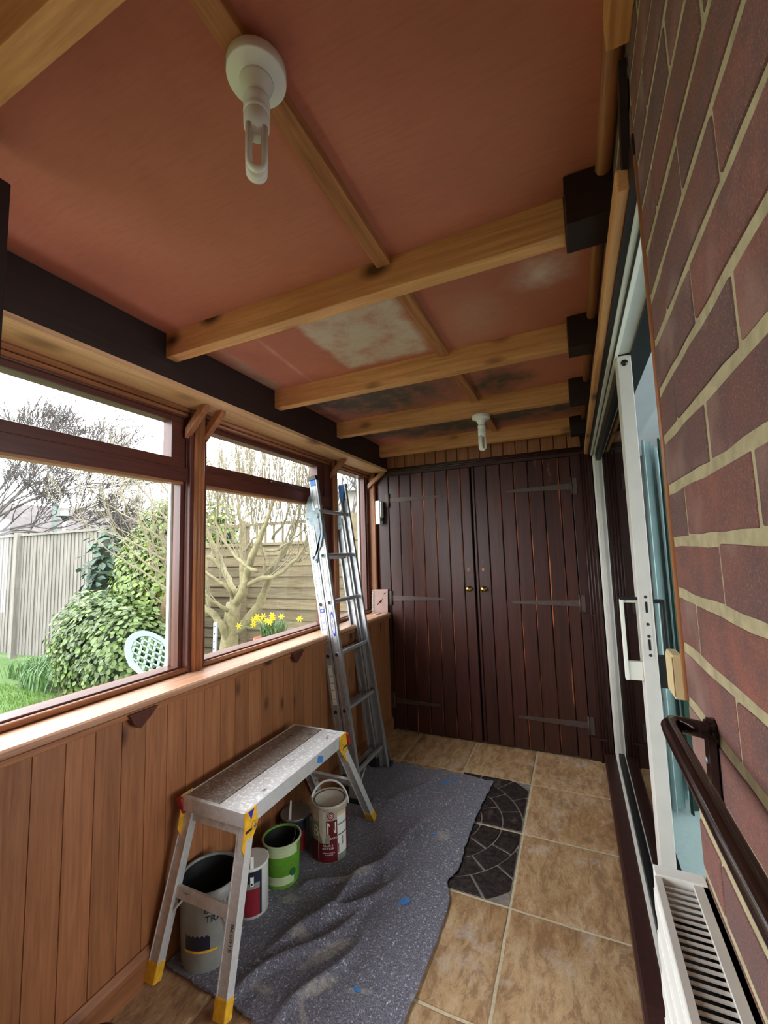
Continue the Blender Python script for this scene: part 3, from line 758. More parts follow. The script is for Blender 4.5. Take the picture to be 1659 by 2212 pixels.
# sliding door: outer white frame
d1 = thing('door_1', (.18, 1.9, 0.03), None, None, kind=S)
mb = MB(); mb.box(.146, .157, .742, 3.10, 1.978, 1.990); mb.box(.161, .171, .742, 3.10, 1.968, 1.986); mb.box(.146, .215, .742, 3.10, 1.990, 2.04)
mb.box(.158, .172, YN, 3.10, .030, .072); 
mb.build('track', 'white', d1)
MB().box(.171, .205, .742, 3.10, 1.975, 1.992).build('head_soffit', 'whitegrey', d1)
MB().box(.157, .161, .742, 3.10, 1.972, 1.992).build('track_seal', 'seal', d1)
box('jamb', .157, .192, 3.075, 3.119, .07, 1.985, 'white', d1, .002)
MB().tube([(.176, 3.07, 1.955), (.176, 3.066, 1.955)], .010, 10).build('jamb_stop', 'seal', d1)
# sliding leaf, half open
sl = thing('sliding_door_leaf', (.185, 2.2, .06), 'white framed glass sliding door leaf standing half open', 'door')
box('stile', .168, .206, 1.48, 1.55, .05, 1.970, 'whitegrey', sl, .002)
box('stile', .168, .206, 3.00, 3.06, .05, 1.970, 'whitegrey', sl, .002)
box('bottom_rail', .170, .204, 1.55, 3.0, .05, .12, 'seal', sl, .002)
box('top_rail', .170, .204, 1.55, 3.0, 1.92, 1.970, 'seal', sl, .002)
box('glass', .185, .189, 1.55, 3.0, .12, 1.92, 'doorglass', sl)
box('roller_cap', .170, .204, 1.482, 1.55, 1.970, 1.978, 'seal', sl)
MB().tube([(.187, 1.4795, 1.945), (.187, 1.4785, 1.945)], .010, 14).build('cap_hole', 'seal', sl)
lk = box('lock_plate', .178, .198, 1.4785, 1.481, 1.03, 1.23, 'whitegrey', sl)
for z, dz in ((1.185, .016), (1.075, .016)): box('lock_slot', .185, .191, 1.4775, 1.479, z-dz, z+dz, 'seal', lk)
for z in (1.215, 1.135, 1.10, 1.045):
    MB().tube([(.188, 1.4785, z), (.188, 1.4775, z)], .0045, 8).build('screw', 'ink', lk)
# handles
ph = MB(); ph.tube([(.168, 1.505, 1.20), (.128, 1.505, 1.20)], .006, 6); ph.box(.120, .130, 1.49, 1.515, .965, 1.205); ph.box(.128, .168, 1.495, 1.512, .965, 1.02)
ph.build('outer_handle', 'white', sl, 0.002)
box('handle_cap', .121, .169, 1.488, 1.516, 1.205, 1.212, 'seal', sl)
ih = MB(); ih.box(.206, .238, 1.49, 1.52, 1.195, 1.205); ih.box(.228, .238, 1.49, 1.52, .965, 1.2); ih.box(.206, .238, 1.49, 1.52, .95, 1.04)
ih.build('inner_handle', 'seal', sl, .002)
# the living room beyond
rm = tag(MB().box(.205, .262, .742, 3.3, 1.965, 2.3).build('wall_beyond_gap', 'seal'), kind=S)  # black box puts the dark gap by the second track into colour
tag(MB().box(.262, .372, -1.0, 3.9, 1.966, 2.3).build('trim_12', 'greyplaster'), kind=S)
tag(MB().box(.16, 4.2, -1.2, 4.6, -.06, -.002).build('floor_beyond', 'carpet'), kind=S)
tag(MB().box(.372, 4.2, -1.2, 4.6, 2.2, 2.3).build('ceiling_beyond', 'greyplaster'), kind=S)
tag(MB().box(.19, .372, 3.05, 4.6, 0, 1.97).build('wall_beyond_side', 'roomdark'), kind=S)
tag(MB().box(.372, 4.2, 4.5, 4.6, 0, 2.2).build('wall_beyond_end', 'roomdark'), kind=S)
tag(MB().box(.30, 4.2, -1.2, -1.1, 0, 2.2).build('wall_beyond_near', 'greyplaster'), kind=S)
tag(MB().box(4.1, 4.2, -1.2, 4.6, 0, .7).box(4.1, 4.2, -1.2, 4.6, 2.0, 2.2).box(4.1, 4.2, 3.4, 4.6, .7, 2.0).box(4.1, 4.2, -1.2, -.6, .7, 2.0).build('wall_beyond_far', 'greyplaster'), kind=S)  # unseen wall; its opening is added to let sky light in
def curtain(x0, y0, x1, y1, z0, z1, mat, folds, amp, lab):
    mb = MB(); n = folds*8; d = Vector((x1-x0, y1-y0, 0)); nr = Vector((-d.y, d.x, 0)).normalized()
    vs = []
    for i in range(n+1):
        t = i/n
        for z, k in ((z0, 1.1), ((z0+z1)/2, 1.0), (z1, .7)):
            p = Vector((x0, y0, z))+d*t+nr*amp*k*math.sin(t*folds*2*math.pi+.6*math.sin(3*t)); vs.append(p)
    fs = []
    for i in range(n):
        for q in (0, 1): a = i*3+q; fs.append((a, a+3, a+4, a+1))
    mb.add(vs, fs, 0, True)
    o = mb.build('curtain', mat, None, 0, loc=((x0+x1)/2, (y0+y1)/2, z0)); so = o.modifiers.new('thick', 'SOLIDIFY'); so.thickness = .004
    tag(o, lab, 'curtain'); return o
curtain(.39, 2.62, .52, 3.02, .03, 1.94, 'curtain', 4, .022, 'pale aqua curtain bunched inside the open sliding door')
curtain(.46, 2.62, .56, 2.86, .03, 1.94, 'curtaingreen', 2, .018, 'dark green curtain beside the pale aqua one')

# ------------------------------------------------------------------ radiator-like convector on the brick wall
rad = thing('convector_heater', (.1, .3, .35), 'slim white convector heater with a slatted top on the brick wall', 'heater')
zt = .915
mb = MB(); mb.box(.073, .0755, -.30, .735, .40, zt-.004); 
for k in range(9): mb.box(.0715, .0735, -.30, .733, .42+.055*k, .42+.055*k+.03)
mb.build('front_panel', 'whiteplastic', rad, .001)
box('back_panel', .128, .1335, -.30, .735, .40, zt, 'whiteplastic', rad)
box('end_cap', .0735, .1335, .718, .738, .40, zt+.0025, 'whiteplastic', rad, .001)
mb = MB(); mb.box(.073, .081, -.30, .718, zt-.006, zt); mb.box(.117, .1335, -.30, .718, zt-.006, zt); mb.build('top_rim', 'whitegrey', rad)
box('slat_gap_shade', .081, .1175, -.29, .715, .42, zt-.045, 'seal', rad)  # black block stands in for the shade between the slats
slm = MB().obox((.081, 0, 0), (.1175, .0, 0), (0, .0027, -.0006), (0, 0, .0008)).mesh('slat', 'whitegrey')
yv = .709
while yv > -.29:
    inst(slm, 'slat', rad, (-.1, yv-.3, zt-.006-.35)); yv -= .0105

# handrail on the brick wall
hr = thing('handrail', (.1, .3, 1.1), 'glossy dark brown handrail on the brick wall beside the camera', 'handrail')
zr = H-.212
MB().tube([(.0885, -.6, zr), (.0885, .585, zr), (.0895, .602, zr), (.094, .612, zr), (.100, .612, zr), (.127, .600, zr)], .0092, 14, flat=1.0).build('rail', 'railbrown', hr)
br = MB(); br.obox((.1285, .607, zr+.008), (.1285, .612, zr-.095), (.004, 0, 0), (0, .0095, 0))
br.lathe([(0, 0), (.0, 0)], (0, 0, 0), 3) if False else None
b = br.build('wall_bracket', 'railbrown', hr, .001)
for z in (zr-.035, zr-.075): MB().tube([(.1245, .609, z), (.1225, .609, z)], .004, 8).build('screw', 'rim', b)
MB().tube([(.127, .609, zr), (.1335, .609, zr)], .012, 10).build('wall_plug', 'railbrown', hr)
MB().obox((.1285, -.35, zr+.008), (.1285, -.345, zr-.095), (.004, 0, 0), (0, .0095, 0)).build('wall_bracket', 'railbrown', hr, .001)

# cream block on the brick edge
cb = thing('door_bell_box', (.128, .77, 1.14), 'small cream box fixed at the edge of the brick wall', 'box')
box('box_body', .1205, .1335, .7432, .785, 1.146, 1.2095, 'cream', cb, .002)
box('box_lip', .1192, .1212, .7425, .786, 1.150, 1.206, 'cream', cb, .001)

# ------------------------------------------------------------------ lamps
def lamp(c, lab, tilt=0):
    x, y, z = c
    root = thing('ceiling_lamp', c, lab, 'lamp', 'bare low energy lamps')
    MB().lathe([(.0, 0), (.048, 0), (.0495, -.002), (.0495, -.019), (.0490, -.0205), (.0475, -.0215), (.030, -.0235), (.0285, -.0275)], c, 36).build('base_rose', 'whiteplastic', root)
    MB().lathe([(.0285, -.026), (.027, -.032), (.0195, -.048), (.0165, -.058), (.0165, -.062)], c, 28).build('neck', 'whiteplastic', root)
    MB().lathe([(.0165, -.056), (.0208, -.058), (.0218, -.063), (.0218, -.072), (.0205, -.075), (.0205, -.080), (.0218, -.082), (.0218, -.086), (.019, -.090)], c, 28).build('lamp_holder', 'whiteplastic', root)
    bulb = MB().lathe([(.0195, -.088), (.0215, -.092), (.0210, -.112), (.0175, -.122), (.0, -.124)], c, 24).build('bulb_base', 'whiteplastic', root)
    for q, dx in enumerate((-.0105, 0, .0105)):
        t = MB(); r = .0122; ps = []
        z0, z1 = z-.118, z-.187+(.003 if q != 1 else 0)
        ps = [(x-r, y+dx, z0), (x-r, y+dx, z1)]
        ps += [(x+r*math.cos(a), y+dx, z1-r*math.sin(a)) for a in [math.pi*(1-k/8) for k in range(1, 8)]]
        ps += [(x+r, y+dx, z1), (x+r, y+dx, z0)]
        ps = [(x+(px-x)*.754-(py-y)*.656, y+(px-x)*.656+(py-y)*.754, pz) for px, py, pz in ps]
        t.tube(ps, .0058, 10); t.build('bulb_tube', 'tube', bulb)
lamp((-.437, .502, 2.196), 'bare bulb on a round white rose on the near batten')
lamp((-.424, 2.33, 2.124), 'small bare bulb hanging from the third joist, far off')

# ------------------------------------------------------------------ ladder
def ladder():
    yn, yf = 2.155, 2.56
    root = thing('ladder', (-1.2, 2.36, 0.012), 'aluminium combination ladder leaning on the window transom', 'ladder')
    A = Vector((-1.185, 0, .015)); B = Vector((-1.455, 0, 1.85)); d = (B-A).normalized(); nrm = Vector((d.z, 0, -d.x))  # towards the room
    def at(s, off=0.0, y=0.0): v = A+d*s+nrm*off; return Vector((v.x, y, v.z))
    L1, L2 = (B-A).length, 1.62
    def stile(y, s0, s1, off, out, flare=False, name='stile'):
        """channel: web faces the y side 'out', flanges towards the inside"""
        mb = MB(); w2 = .0265; inn = -out
        p0, p1 = at(s0, off, y), at(s1, off, y)
        mb.obox(p0, p1, nrm*w2, Vector((0, .0012, 0)))
        for sgn in (-1, 1):
            mb.obox(p0+nrm*w2*sgn+Vector((0, inn*.011, 0)), p1+nrm*w2*sgn+Vector((0, inn*.011, 0)), nrm*.0013, Vector((0, .011, 0)))
            mb.obox(p0+nrm*(w2*sgn*.86)+Vector((0, inn*.0215, 0)), p1+nrm*(w2*sgn*.86)+Vector((0, inn*.0215, 0)), nrm*.0045, Vector((0, .001, 0)))
            mb.obox(p0+nrm*(w2*sgn*.55)+Vector((0, out*.0018, 0)), p1+nrm*(w2*sgn*.55)+Vector((0, out*.0018, 0)), nrm*.0012, Vector((0, .0014, 0)))
        return mb.build(name, 'alu', root)
    # front section
    s_n = stile(yn+.02, .0, L1, 0, -1); s_f = stile(yf, .0, L1, 0, 1)
    # rear section, shorter
    OFF = -.062
    r_n = stile(yn+.02, .05, L2, OFF, -1); r_f = stile(yf-.012, .05, L2, OFF, 1)
    # flared foot plates outside the stiles
    for y, sg in ((yn+.02, -1), (yf, 1)):
        mb = MB(); pts = [at(.0, -.03, y), at(.30, -.03, y)]
        prev = None
        for k in range(6):
            s = .26*(1-k/5); out = .035*(k/5)**2
            cur = at(s, 0, y+sg*(.004+out))
            if prev is not None: mb.obox(prev, cur, nrm*.029, Vector((0, .0015, 0)))
            prev = cur
        mb.build('flared_foot', 'alu', root)
    foot = MB()
    for y in (yn+.0, yf+.025):
        c = at(0, 0, y); foot = MB().box(c.x-.035, c.x+.035, y-.022, y+.022, .006, .034)
        foot.build('rubber_foot', 'rubber_mid', root, .004)
    for y in (yn+.03, yf-.02):
        c = at(.05, OFF, y); MB().box(c.x-.028, c.x+.028, y-.018, y+.014, .012, .07).build('rubber_foot', 'rubber_mid', root, .004)
    # rungs
    hs = []
    for k, z in enumerate((1.641, 1.364, 1.085, .785, .475, .135)):
        s = (z-A.z)/d.z
        hs.append(s)
        a, b_ = at(s, 0, yn+.018), at(s, 0, yf)
        MB().tube([a, b_], .0125, 8, flat=1.0, smooth=False).build('rung', 'alu', root)
        ring = MB(); c = at(s, 0, yn+.0175)
        n = 16; vs = []
        for r in (.0165, .0105):
            for q in range(n):
                an = 2*math.pi*q/n; vs.append(c+(nrm*math.cos(an)+d*math.sin(an))*r+Vector((0, -.0012 if r > .011 else -.003, 0)))
        ring.add(vs, [(q, (q+1) % n, n+(q+1) % n, n+q) for q in range(n)]); ring.build('rung_collar', 'alu', root)
        hole = MB(); vs = [c+(nrm*math.cos(2*math.pi*q/n)+d*math.sin(2*math.pi*q/n))*.0108+Vector((0, -.0022, 0)) for q in range(n)]
        hole.add(vs, [tuple(range(n))]); hole.build('rung_hole', 'ink', root)
        if k >= 1:
            s2 = s-.005 if k else s
            MB().tube([at(s2, OFF, yn+.018), at(s2, OFF, yf-.012)], .012, 8, smooth=False).build('rung', 'alu', root)
            c = at(s2, OFF, yn+.0175)
            rg = MB(); vs = [c+(nrm*math.cos(2*math.pi*q/n)+d*math.sin(2*math.pi*q/n))*.011+Vector((0, -.0022, 0)) for q in range(n)]
            rg.add(vs, [tuple(range(n))]); rg.build('rung_hole', 'ink', root)
    # top caps
    for y in (yn+.02, yf-.005):
        c = at(L1, 0, y); cc = MB().obox(at(L1-.02, 0, y+.008), at(L1+.008, 0, y+.008), nrm*.03, Vector((0, .016, 0)))
        o = cc.build('end_cap', 'black' if y < 2.3 else 'alu', root, .003)
    # blue tape
    MB().obox(at(L1-.055, .0, yn+.0165), at(L1-.02, .0, yn+.0165), nrm*.018, Vector((0, .0008, 0))).build('blue_tape', 'blue', root)
    MB().prism([at(L1-.005, -.027, yf-.0228), at(L1-.005, .018, yf-.0228), at(L1-.11, -.005, yf-.0228), at(L1-.12, -.024, yf-.0228)], (0, -.001, 0)).build('blue_tape', 'blue', root)
    MB().obox(at(1.46, .012, yn+.0165), at(1.55, .012, yn+.0165), nrm*.014, Vector((0, .0008, 0))).build('blue_tape', 'blue', root)
    # locking bracket: curved plate on the near stile
    yb = yn+.012
    def sec(s, o): return at(s, o, yb)
    out1 = [(1.60, -.075), (1.635, -.085), (1.66, -.07), (1.665, -.03), (1.67, .0), (1.665, .024), (1.645, .03), (1.56, .03), (1.50, .022), (1.44, .0), (1.40, -.035), (1.375, -.058),
            (1.355, -.062), (1.345, -.05), (1.36, -.040), (1.41, -.026), (1.46, -.022), (1.52, -.022), (1.565, -.026), (1.575, -.045)]
    br_ = MB().prism([sec(s-.02, o) for s, o in out1], (0, -.003, 0)).build('lock_bracket', 'galv', root, .001)
    MB().obox(sec(1.50, .012)+Vector((0, -.0035, 0)), sec(1.62, .012)+Vector((0, -.0035, 0)), nrm*.0035, Vector((0, .0006, 0))).build('slot_shade', 'seal', br_)  # dark strip on the plate, a thin shadow put in as colour
    for s, o in ((1.605, -.068), (1.345, -.048), (1.60, .005)):
        c = sec(s, o); MB().tube([c+Vector((0, -.002, 0)), c+Vector((0, -.007, 0))], .006, 10).build('rivet', 'galv', br_)
    hk = [(1.66, -.085), (1.70, -.082), (1.75, -.06), (1.775, -.035), (1.76, -.02), (1.72, -.03), (1.70, -.032), (1.66, -.03)]
    MB().prism([at(s-.02, o, yn+.03) for s, o in hk], (0, -.003, 0)).build('guide_hook', 'galv', root, .001)
    hk2 = [(1.60, -.09), (1.66, -.09), (1.70, -.075), (1.735, -.05), (1.715, -.042), (1.69, -.055), (1.69, -.035), (1.705, -.02), (1.69, -.012), (1.665, -.03), (1.60, -.035)]
    MB().prism([at(s-.02, o, yf-.035) for s, o in hk2], (0, -.003, 0)).build('guide_hook', 'galv', root, .001)
    MB().obox(at(1.55, OFF, yf-.034), at(1.62, OFF, yf-.034), nrm*.024, Vector((0, .002, 0))).build('hook_plate', 'galv', root, .001)
    # oval maker's label with lettering
    sc_ = (1.015-A.z)/d.z+.0
    c = at(.955, .004, yn+.0168); n = 28
    def ell(rx, rl, dy): return [c+nrm*math.cos(2*math.pi*q/n)*rx+d*math.sin(2*math.pi*q/n)*rl+Vector((0, dy, 0)) for q in range(n)]
    lb = MB().add(ell(.0125, .072, -.0007), [tuple(range(n))]).build('maker_label', 'bluedark', root)
    MB().add(ell(.0095, .056, -.0012), [tuple(range(n))]).build('label_field', 'pages', lb)
    vs, fs = text_mb('WERNER', .0215)
    MB().add([c+d*v[0]-nrm*v[1]*.8+Vector((0, -.0018, 0)) for v in vs], fs).build('lettering', 'ink', lb)
    # white safety sticker on the rear section, blue marks
    def rect(s0, s1, o, w_, dy, mat, par, name):
        return MB().obox(at(s0, OFF+o, yn+.0168+dy), at(s1, OFF+o, yn+.0168+dy), nrm*w_, Vector((0, .0003, 0))).build(name, mat, par)
    stk = rect(.86, 1.10, .004, .0135, 0, 'pages', root, 'safety_sticker')
    rect(1.028, 1.05, .004, .0135, -.0006, 'bluedark', stk, 'sticker_mark'); rect(1.034, 1.044, .006, .007, -.0012, 'pages', stk, 'sticker_mark')
    for s in (1.006, .970, .965, .93, .885, .868): rect(s, s+.0025, .004, .011, -.0006, 'bluedark', stk, 'sticker_line')
    tri = [at(1.065, OFF-.004, yn+.0158), at(1.065, OFF+.012, yn+.0158), at(1.090, OFF+.004, yn+.0158)]
    MB().tube(tri+[tri[0]], .0008, 4).build('warning_triangle', 'ink', stk)
    st2 = rect(.50, .72, .004, .0135, 0, 'pages', root, 'safety_sticker')
    for s in (.71, .66, .62, .58, .53, .51): rect(s, s+.0025, .004, .010, -.0006, 'ink', st2, 'sticker_line')
    # bottom brace
    MB().tube([at(.03, 0, yn+.03), at(.14, 0, yf-.2)], .007, 6).build('foot_brace', 'alu', root)
    return root
ladder()

# ------------------------------------------------------------------ work platform
def platform():
    root = thing('work_platform', (-1.19, 1.5, 0.0), 'low folding aluminium work platform splashed with paint, yellow corners', 'platform')
    zt = .535; x0, x1, y0, y1 = -1.318, -1.035, 1.128, 1.795
    zb = zt-.052
    box('deck_board', x0+.006, x0+.158, y0+.012, y1-.012, zt-.012, zt, 'deckbrown', root, .002)['label'] = 'brown dirty deck board nearest the wall'
    box('deck_board', x0+.162, x1-.006, y0+.012, y1-.012, zt-.012, zt, 'deck', root, .002)['label'] = 'pale deck board splashed with white paint'
    for q0 in (x0, x1-.006): box('side_rail', q0, q0+.006, y0+.0145, y1-.0145, zb, zt+.001, 'aluold', root, .001)
    for q0 in (y0, y1-.014): box('end_rail', x0, x1, q0, q0+.014, zb+.006, zt+.001, 'aluold', root, .002)
    feet = {}
    for xs, xt, xf in ((-1, x0+.016, -1.338), (1, x1-.016, -1.040)):
        for ys, yt, yf in ((-1, y0+.03, 1.048), (1, y1-.03, 2.045)):
            top = Vector((xt, yt, zb+.01)); ft = Vector((xf, yf, .03)); dd = (ft-top).normalized()
            w_ = Vector((.0215, 0, 0)); h_ = dd.cross(Vector((1, 0, 0))).normalized()*.0125
            leg = MB(); leg.obox(top, ft, w_, h_)
            for q in (-.9, .9): leg.obox(top+w_*q-h_*1.0*(-1 if ys > 0 else 1)*0, ft+w_*q, w_*.1, h_*1.25)
            l_ = leg.build('leg', 'aluold', root, .0015)
            fo = MB(); fo.obox(ft-dd*.035, ft+dd*.022, w_*1.12, h_*1.35)
            f_ = fo.build('foot', 'yellow', l_, .004)
            feet[(xs, ys)] = (top, ft, dd, h_)
    # cross braces between legs of each end
    for ys in (-1, 1):
        a, b_ = feet[(-1, ys)], feet[(1, ys)]
        for t, nm in ((.05, 'cross_brace'), (.52, 'cross_brace')):
            pa = a[0].lerp(a[1], t); pb = b_[0].lerp(b_[1], t)
            MB().obox(pa, pb, a[2]*.017, a[3]*.55).build(nm, 'aluold', root, .001)
        for sx in (-1, 1):
            q = feet[(sx, ys)]; o = feet[(-sx, ys)]
            pa = q[0].lerp(q[1], .70); pb = q[0].lerp(o[0], .22).lerp(q[1].lerp(o[1], .22), .54)
            MB().tube([pa, pb], .004, 6).build('corner_stay', 'aluold', root)
    # yellow hinge brackets at the room side corners
    for y, s in ((y0, 1), (y1, -1)):
        for x, sg in ((x1, 1), (x0, -1)):
            xx = x+sg*.0005
            pts = [(xx, y, zt+.002), (xx, y+s*.052, zt+.002), (xx, y+s*.060, zt-.05), (xx, y+s*.052, zt-.068), (xx, y+s*.035, zt-.088), (xx, y-s*.002, zt-.135), (xx, y-s*.014, zt-.10), (xx, y-s*.004, zt-.06)]
            b_ = MB().prism(pts, (sg*.006, 0, 0)).build('hinge_bracket', 'yellow', root, .001)
            MB().tube([(xx+sg*.006, y+s*.040, zt-.052), (xx+sg*.0095, y+s*.040, zt-.052)], .013, 14).build('pivot_boss', 'yellow', b_)
            MB().tube([(xx+sg*.009, y+s*.040, zt-.052), (xx+sg*.011, y+s*.040, zt-.052)], .006, 10).build('pivot_pin', 'rim', b_)
            box('latch_slot', min(xx+sg*.006, xx+sg*.0068), max(xx+sg*.006, xx+sg*.0068), min(y, y+s*.03), max(y, y+s*.03), zt-.062, zt-.054, 'ink', b_)
    tr = MB().prism([(x1+.0072, y0+.012, zt), (x1+.0072, y0+.040, zt), (x1+.0072, y0+.026, zt-.028)], (.0006, 0, 0)).build('paint_splash', 'bluedark', root)
    tr['label'] = 'blue grey splash on the near yellow bracket'
    for (x, y, ox) in ((x1+.004, y1+.004, 0), (x0-.006, y0-.002, 0)):
        o = MB(); o.obox((x, y, zt-.004), (x+.004, y+.010, zt-.058), (.013, 0, 0), (0, .008, 0)); o.build('release_clip', 'redclip', root, .004)
    MB().obox((x1+.0006, 1.56, zt-.02), (x1+.0006, 1.60, zt-.035), (.0006, 0, 0), (0, .004, .012)).build('tape_patch', 'blue', root)
    # stamped number on the near right leg
    top, ft, dd, h_ = feet[(1, -1)]
    c = top.lerp(ft, .63); vs, fs = text_mb('860015', .019)
    nn = h_.normalized()*-1
    if nn.y > 0: nn = -nn
    o = MB().add([c+dd*v[0]*1.25+Vector((1, 0, 0))*(v[1]*.9+.006)+nn*.0145 for v in vs], fs); o.build('stamped_number', 'ink', root)
platform()

# ------------------------------------------------------------------ paint tins
def band(c, r, z0, z1, a0, a1, n=14):
    """curved patch on a cylinder"""
    mb = MB(); vs = []
    for i in range(n+1):
        a = a0+(a1-a0)*i/n
        for z in (z0, z1): vs.append((c[0]+r*math.cos(a), c[1]+r*math.sin(a), c[2]+z))
    return mb.add(vs, [(2*i, 2*i+2, 2*i+3, 2*i+1) for i in range(n)], 0, True)
def wrap(c, r, pts2, faces):               # pts2: (arc length, z)
    return MB().add([(c[0]+r*math.cos(p[0]/r), c[1]+r*math.sin(p[0]/r), c[2]+p[1]) for p in pts2], faces, 0, True)
def arc(c, r, h, ang, lean, w_, name, mat, parent, side=1):
    pts = []
    ux = Vector((math.cos(ang), math.sin(ang), 0)); ln = Vector((-math.sin(ang), math.cos(ang), 0))
    for k in range(17):
        a = math.pi*k/16
        pts.append(Vector(c)+ux*r*math.cos(a)+(Vector((0, 0, 1))*math.cos(lean)+ln*math.sin(lean))*h*math.sin(a))
    return MB().tube(pts, w_, 6, flat=.35).build(name, mat, parent)
face = math.atan2(-.846, .534)            # angle towards the camera
def tin_label(lab, txt=None): pass
zf = 0.0
# 1 white and maroon stain-block tin
c = (-1.112, 1.77, .010); r, h = .080, .225
t1 = thing('paint_tin', c, 'tall white tin with maroon label and paint runs, white handle raised', 'paint tin', 'tins under the platform')
MB().lathe([(r, 0), (r, h), (r+.003, h+.002), (r+.003, h+.010), (r-.003, h+.011), (r-.004, h+.006)], c, 36).build('can_body', 'tinwhite', t1)
MB().lathe([(0, h+.003), (r-.016, h+.003), (r-.013, h+.007), (r-.006, h+.007), (r-.005, h+.003), (r-.004, h+.002)], c, 36).build('lid', 'lid', t1)
A = face+.12
def lb(p, z0, z1, a0, a1, mat, name='label_panel', off=.0006, par=t1, cc=c, rr=r): 
    return band(cc, rr+off, z0, z1, a0, a1).build(name, mat, par)
A = face
mar = lb(0, .004, .082, A-.62, A+.42, 'maroon')
lb(0, .118, .176, A-.20, A+.42, 'maroon', off=.0008); lb(0, .075, .12, A+.0, A+.42, 'maroon', off=.0007)
lb(0, .004, .088, A-1.5, A-.62, 'maroon')
lb(0, .004, .20, A+.42, A+1.12, 'whiteplastic'); lb(0, .0, .20, A+1.14, A+1.5, 'maroon', off=.001)
lb(0, .150, .157, A+.44, A+1.12, 'greytub', off=.001); lb(0, .108, .113, A+.44, A+1.12, 'lid', off=.001); lb(0, .190, .205, A+.46, A+1.1, 'cream', off=.0012)
lb(0, .004, .030, A+.44, A+1.12, 'greytub', off=.001)
dk = MB()
for a0_, z0_, z1_ in ((.46, .032, .075), (.74, .06, .100)):
    vs = [((A+a0_)*(r+.0012), z1_), ((A+a0_)*(r+.0012), z0_), ((A+a0_+.34)*(r+.0012), z1_-.004)]; b_ = wrap(c, r+.0012, vs, [(0, 1, 2)]); b_.build('label_chevron', 'maroon', mar)
def letter(tx, sz, a_, z_, off=.0016, sq=1.0):
    vs, fs = text_mb(tx, sz); wrap(c, r+off, [((A+a_)*(r+off)+v[0]*sq, z_+v[1]) for v in vs], fs).build('lettering', 'whiteplastic', mar)
letter('N', .070, .10, .143, sq=.92); letter('B', .066, -.86, .128); letter('I', .066, -.42, .135)
letter('BASED', .011, .20, .103, .0018)
for tx, sz, a_, z_ in (('KILLER &', .012, -.12, .074), ('BLOCKER', .012, -.12, .062), ('INTERIOR EXTERIOR', .006, -.08, .044), ('STAIN PRIMER', .006, -.08, .036)): letter(tx, sz, a_, z_, .0018)
for rr_, mt, of in ((.0150, 'maroon', .0012), (.0120, 'pink', .0016), (.0085, 'maroon', .002), (.0058, 'pages', .0024), (.0028, 'ink', .0028)):
    n = 20; R_ = r+of
    wrap(c, R_, [((A+.06)*R_+math.cos(2*math.pi*q/n)*rr_, .197+math.sin(2*math.pi*q/n)*rr_) for q in range(n)], [tuple(range(n))]).build('target_ring', mt, mar)
for a_, z0, z1, w_ in ((-.36, .085, .215, .14), (-.50, .11, .222, .12), (-.66, .008, .13, .018), (-.9, .17, .222, .35)):
    vs = []
    n = 10
    for q in range(n+1):
        t = q/n; wd = w_*(1 if t > .25 else .4+2.4*t)
        z = z0+(z1-z0)*t
        for sg in (-1, 0, 1): vs.append(((A+a_+sg*wd)*(r+.0024), z))
    wrap(c, r+.0024, vs, [(3*i+k, 3*i+k+1, 3*i+k+4, 3*i+k+3) for i in range(n) for k in (0, 1)]).build('paint_run', 'tinwhite', t1)
arc((c[0], c[1], c[2]+h-.018), r+.006, .095, .42, .18, .0062, 'handle', 'whiteplastic', t1)
# 2 open green pot
c = (-1.222, 1.56, .010); r, h = .076, .165
t2 = thing('paint_tin', c, 'open green and cream paint pot, dark inside', 'paint tin', 'tins under the platform')
MB().lathe([(.0, .007), (r-.0095, .007), (r-.0025, h-.006)], c, 36, cap=False).build('inside', 'insidedark', t2)
MB().lathe([(r-.006, 0), (r-.004, .01), (r+.001, h-.02), (r+.004, h-.004), (r+.004, h), (r+.001, h), (r-.001, h-.004), (r-.008, .006)], c, 36, cap=False).build('pot_body', 'green', t2)
band(c, r-.0015, .016, .048, face-1.2, face+.8).build('label_panel', 'greenpale', t2)
band(c, r+.0052, h-.040, h-.002, face-.7, face+.95).build('paint_run', 'greenpale', t2)
MB().lathe([(r+.0035, h-.006), (r+.0065, h-.005), (r+.0065, h+.001), (r+.0005, h+.0015)], c, 36, cap=False).build('rim', 'greenpale', t2)
n = 20; wrap(c, r+.001, [((face+.72)*(r+.001)+math.cos(2*math.pi*q/n)*.014, .055+math.sin(2*math.pi*q/n)*.014) for q in range(n)], [tuple(range(n))]).build('round_mark', 'greendeep', t2)
arc((c[0], c[1], c[2]+h-.01), r+.004, .07, -.55, .9, .0016, 'wire_handle', 'iron', t2)
# 3 big grey tub
c = (-1.252, 1.198, .008); r, h = .100, .252
t3 = thing('paint_tin', c, 'big grey open tub behind the near platform leg', 'paint tin', 'tins under the platform')
MB().lathe([(0, .009), (r-.0135, .009), (r-.0055, h-.007)], c, 36, cap=False).build('inside', 'insidedark', t3)
MB().lathe([(r-.012, 0), (r-.009, .01), (r, h-.035), (r+.004, h-.030), (r+.004, h), (r-.001, h), (r-.004, h-.006), (r-.012, .008)], c, 40, cap=False).build('tub_body', 'greytub', t3)
band(c, r-.0045, .075, .130, face-.65, face+.25).build('label_panel', 'navy', t3)
band(c, r-.0050, .066, .073, face-.7, face+.5).build('label_stripe', 'yellow', t3)
vs, fs = text_mb('DULUX', .030); wrap(c, r+.0010, [((face+.55)*(r+.001)+v[0], .198+v[1]) for v in vs], fs).build('lettering', 'navy', t3)
vs, fs = text_mb('TRADE', .030); wrap(c, r+.0006, [((face+.55)*(r+.0006)+v[0], .168+v[1]) for v in vs], fs).build('lettering', 'navy', t3)
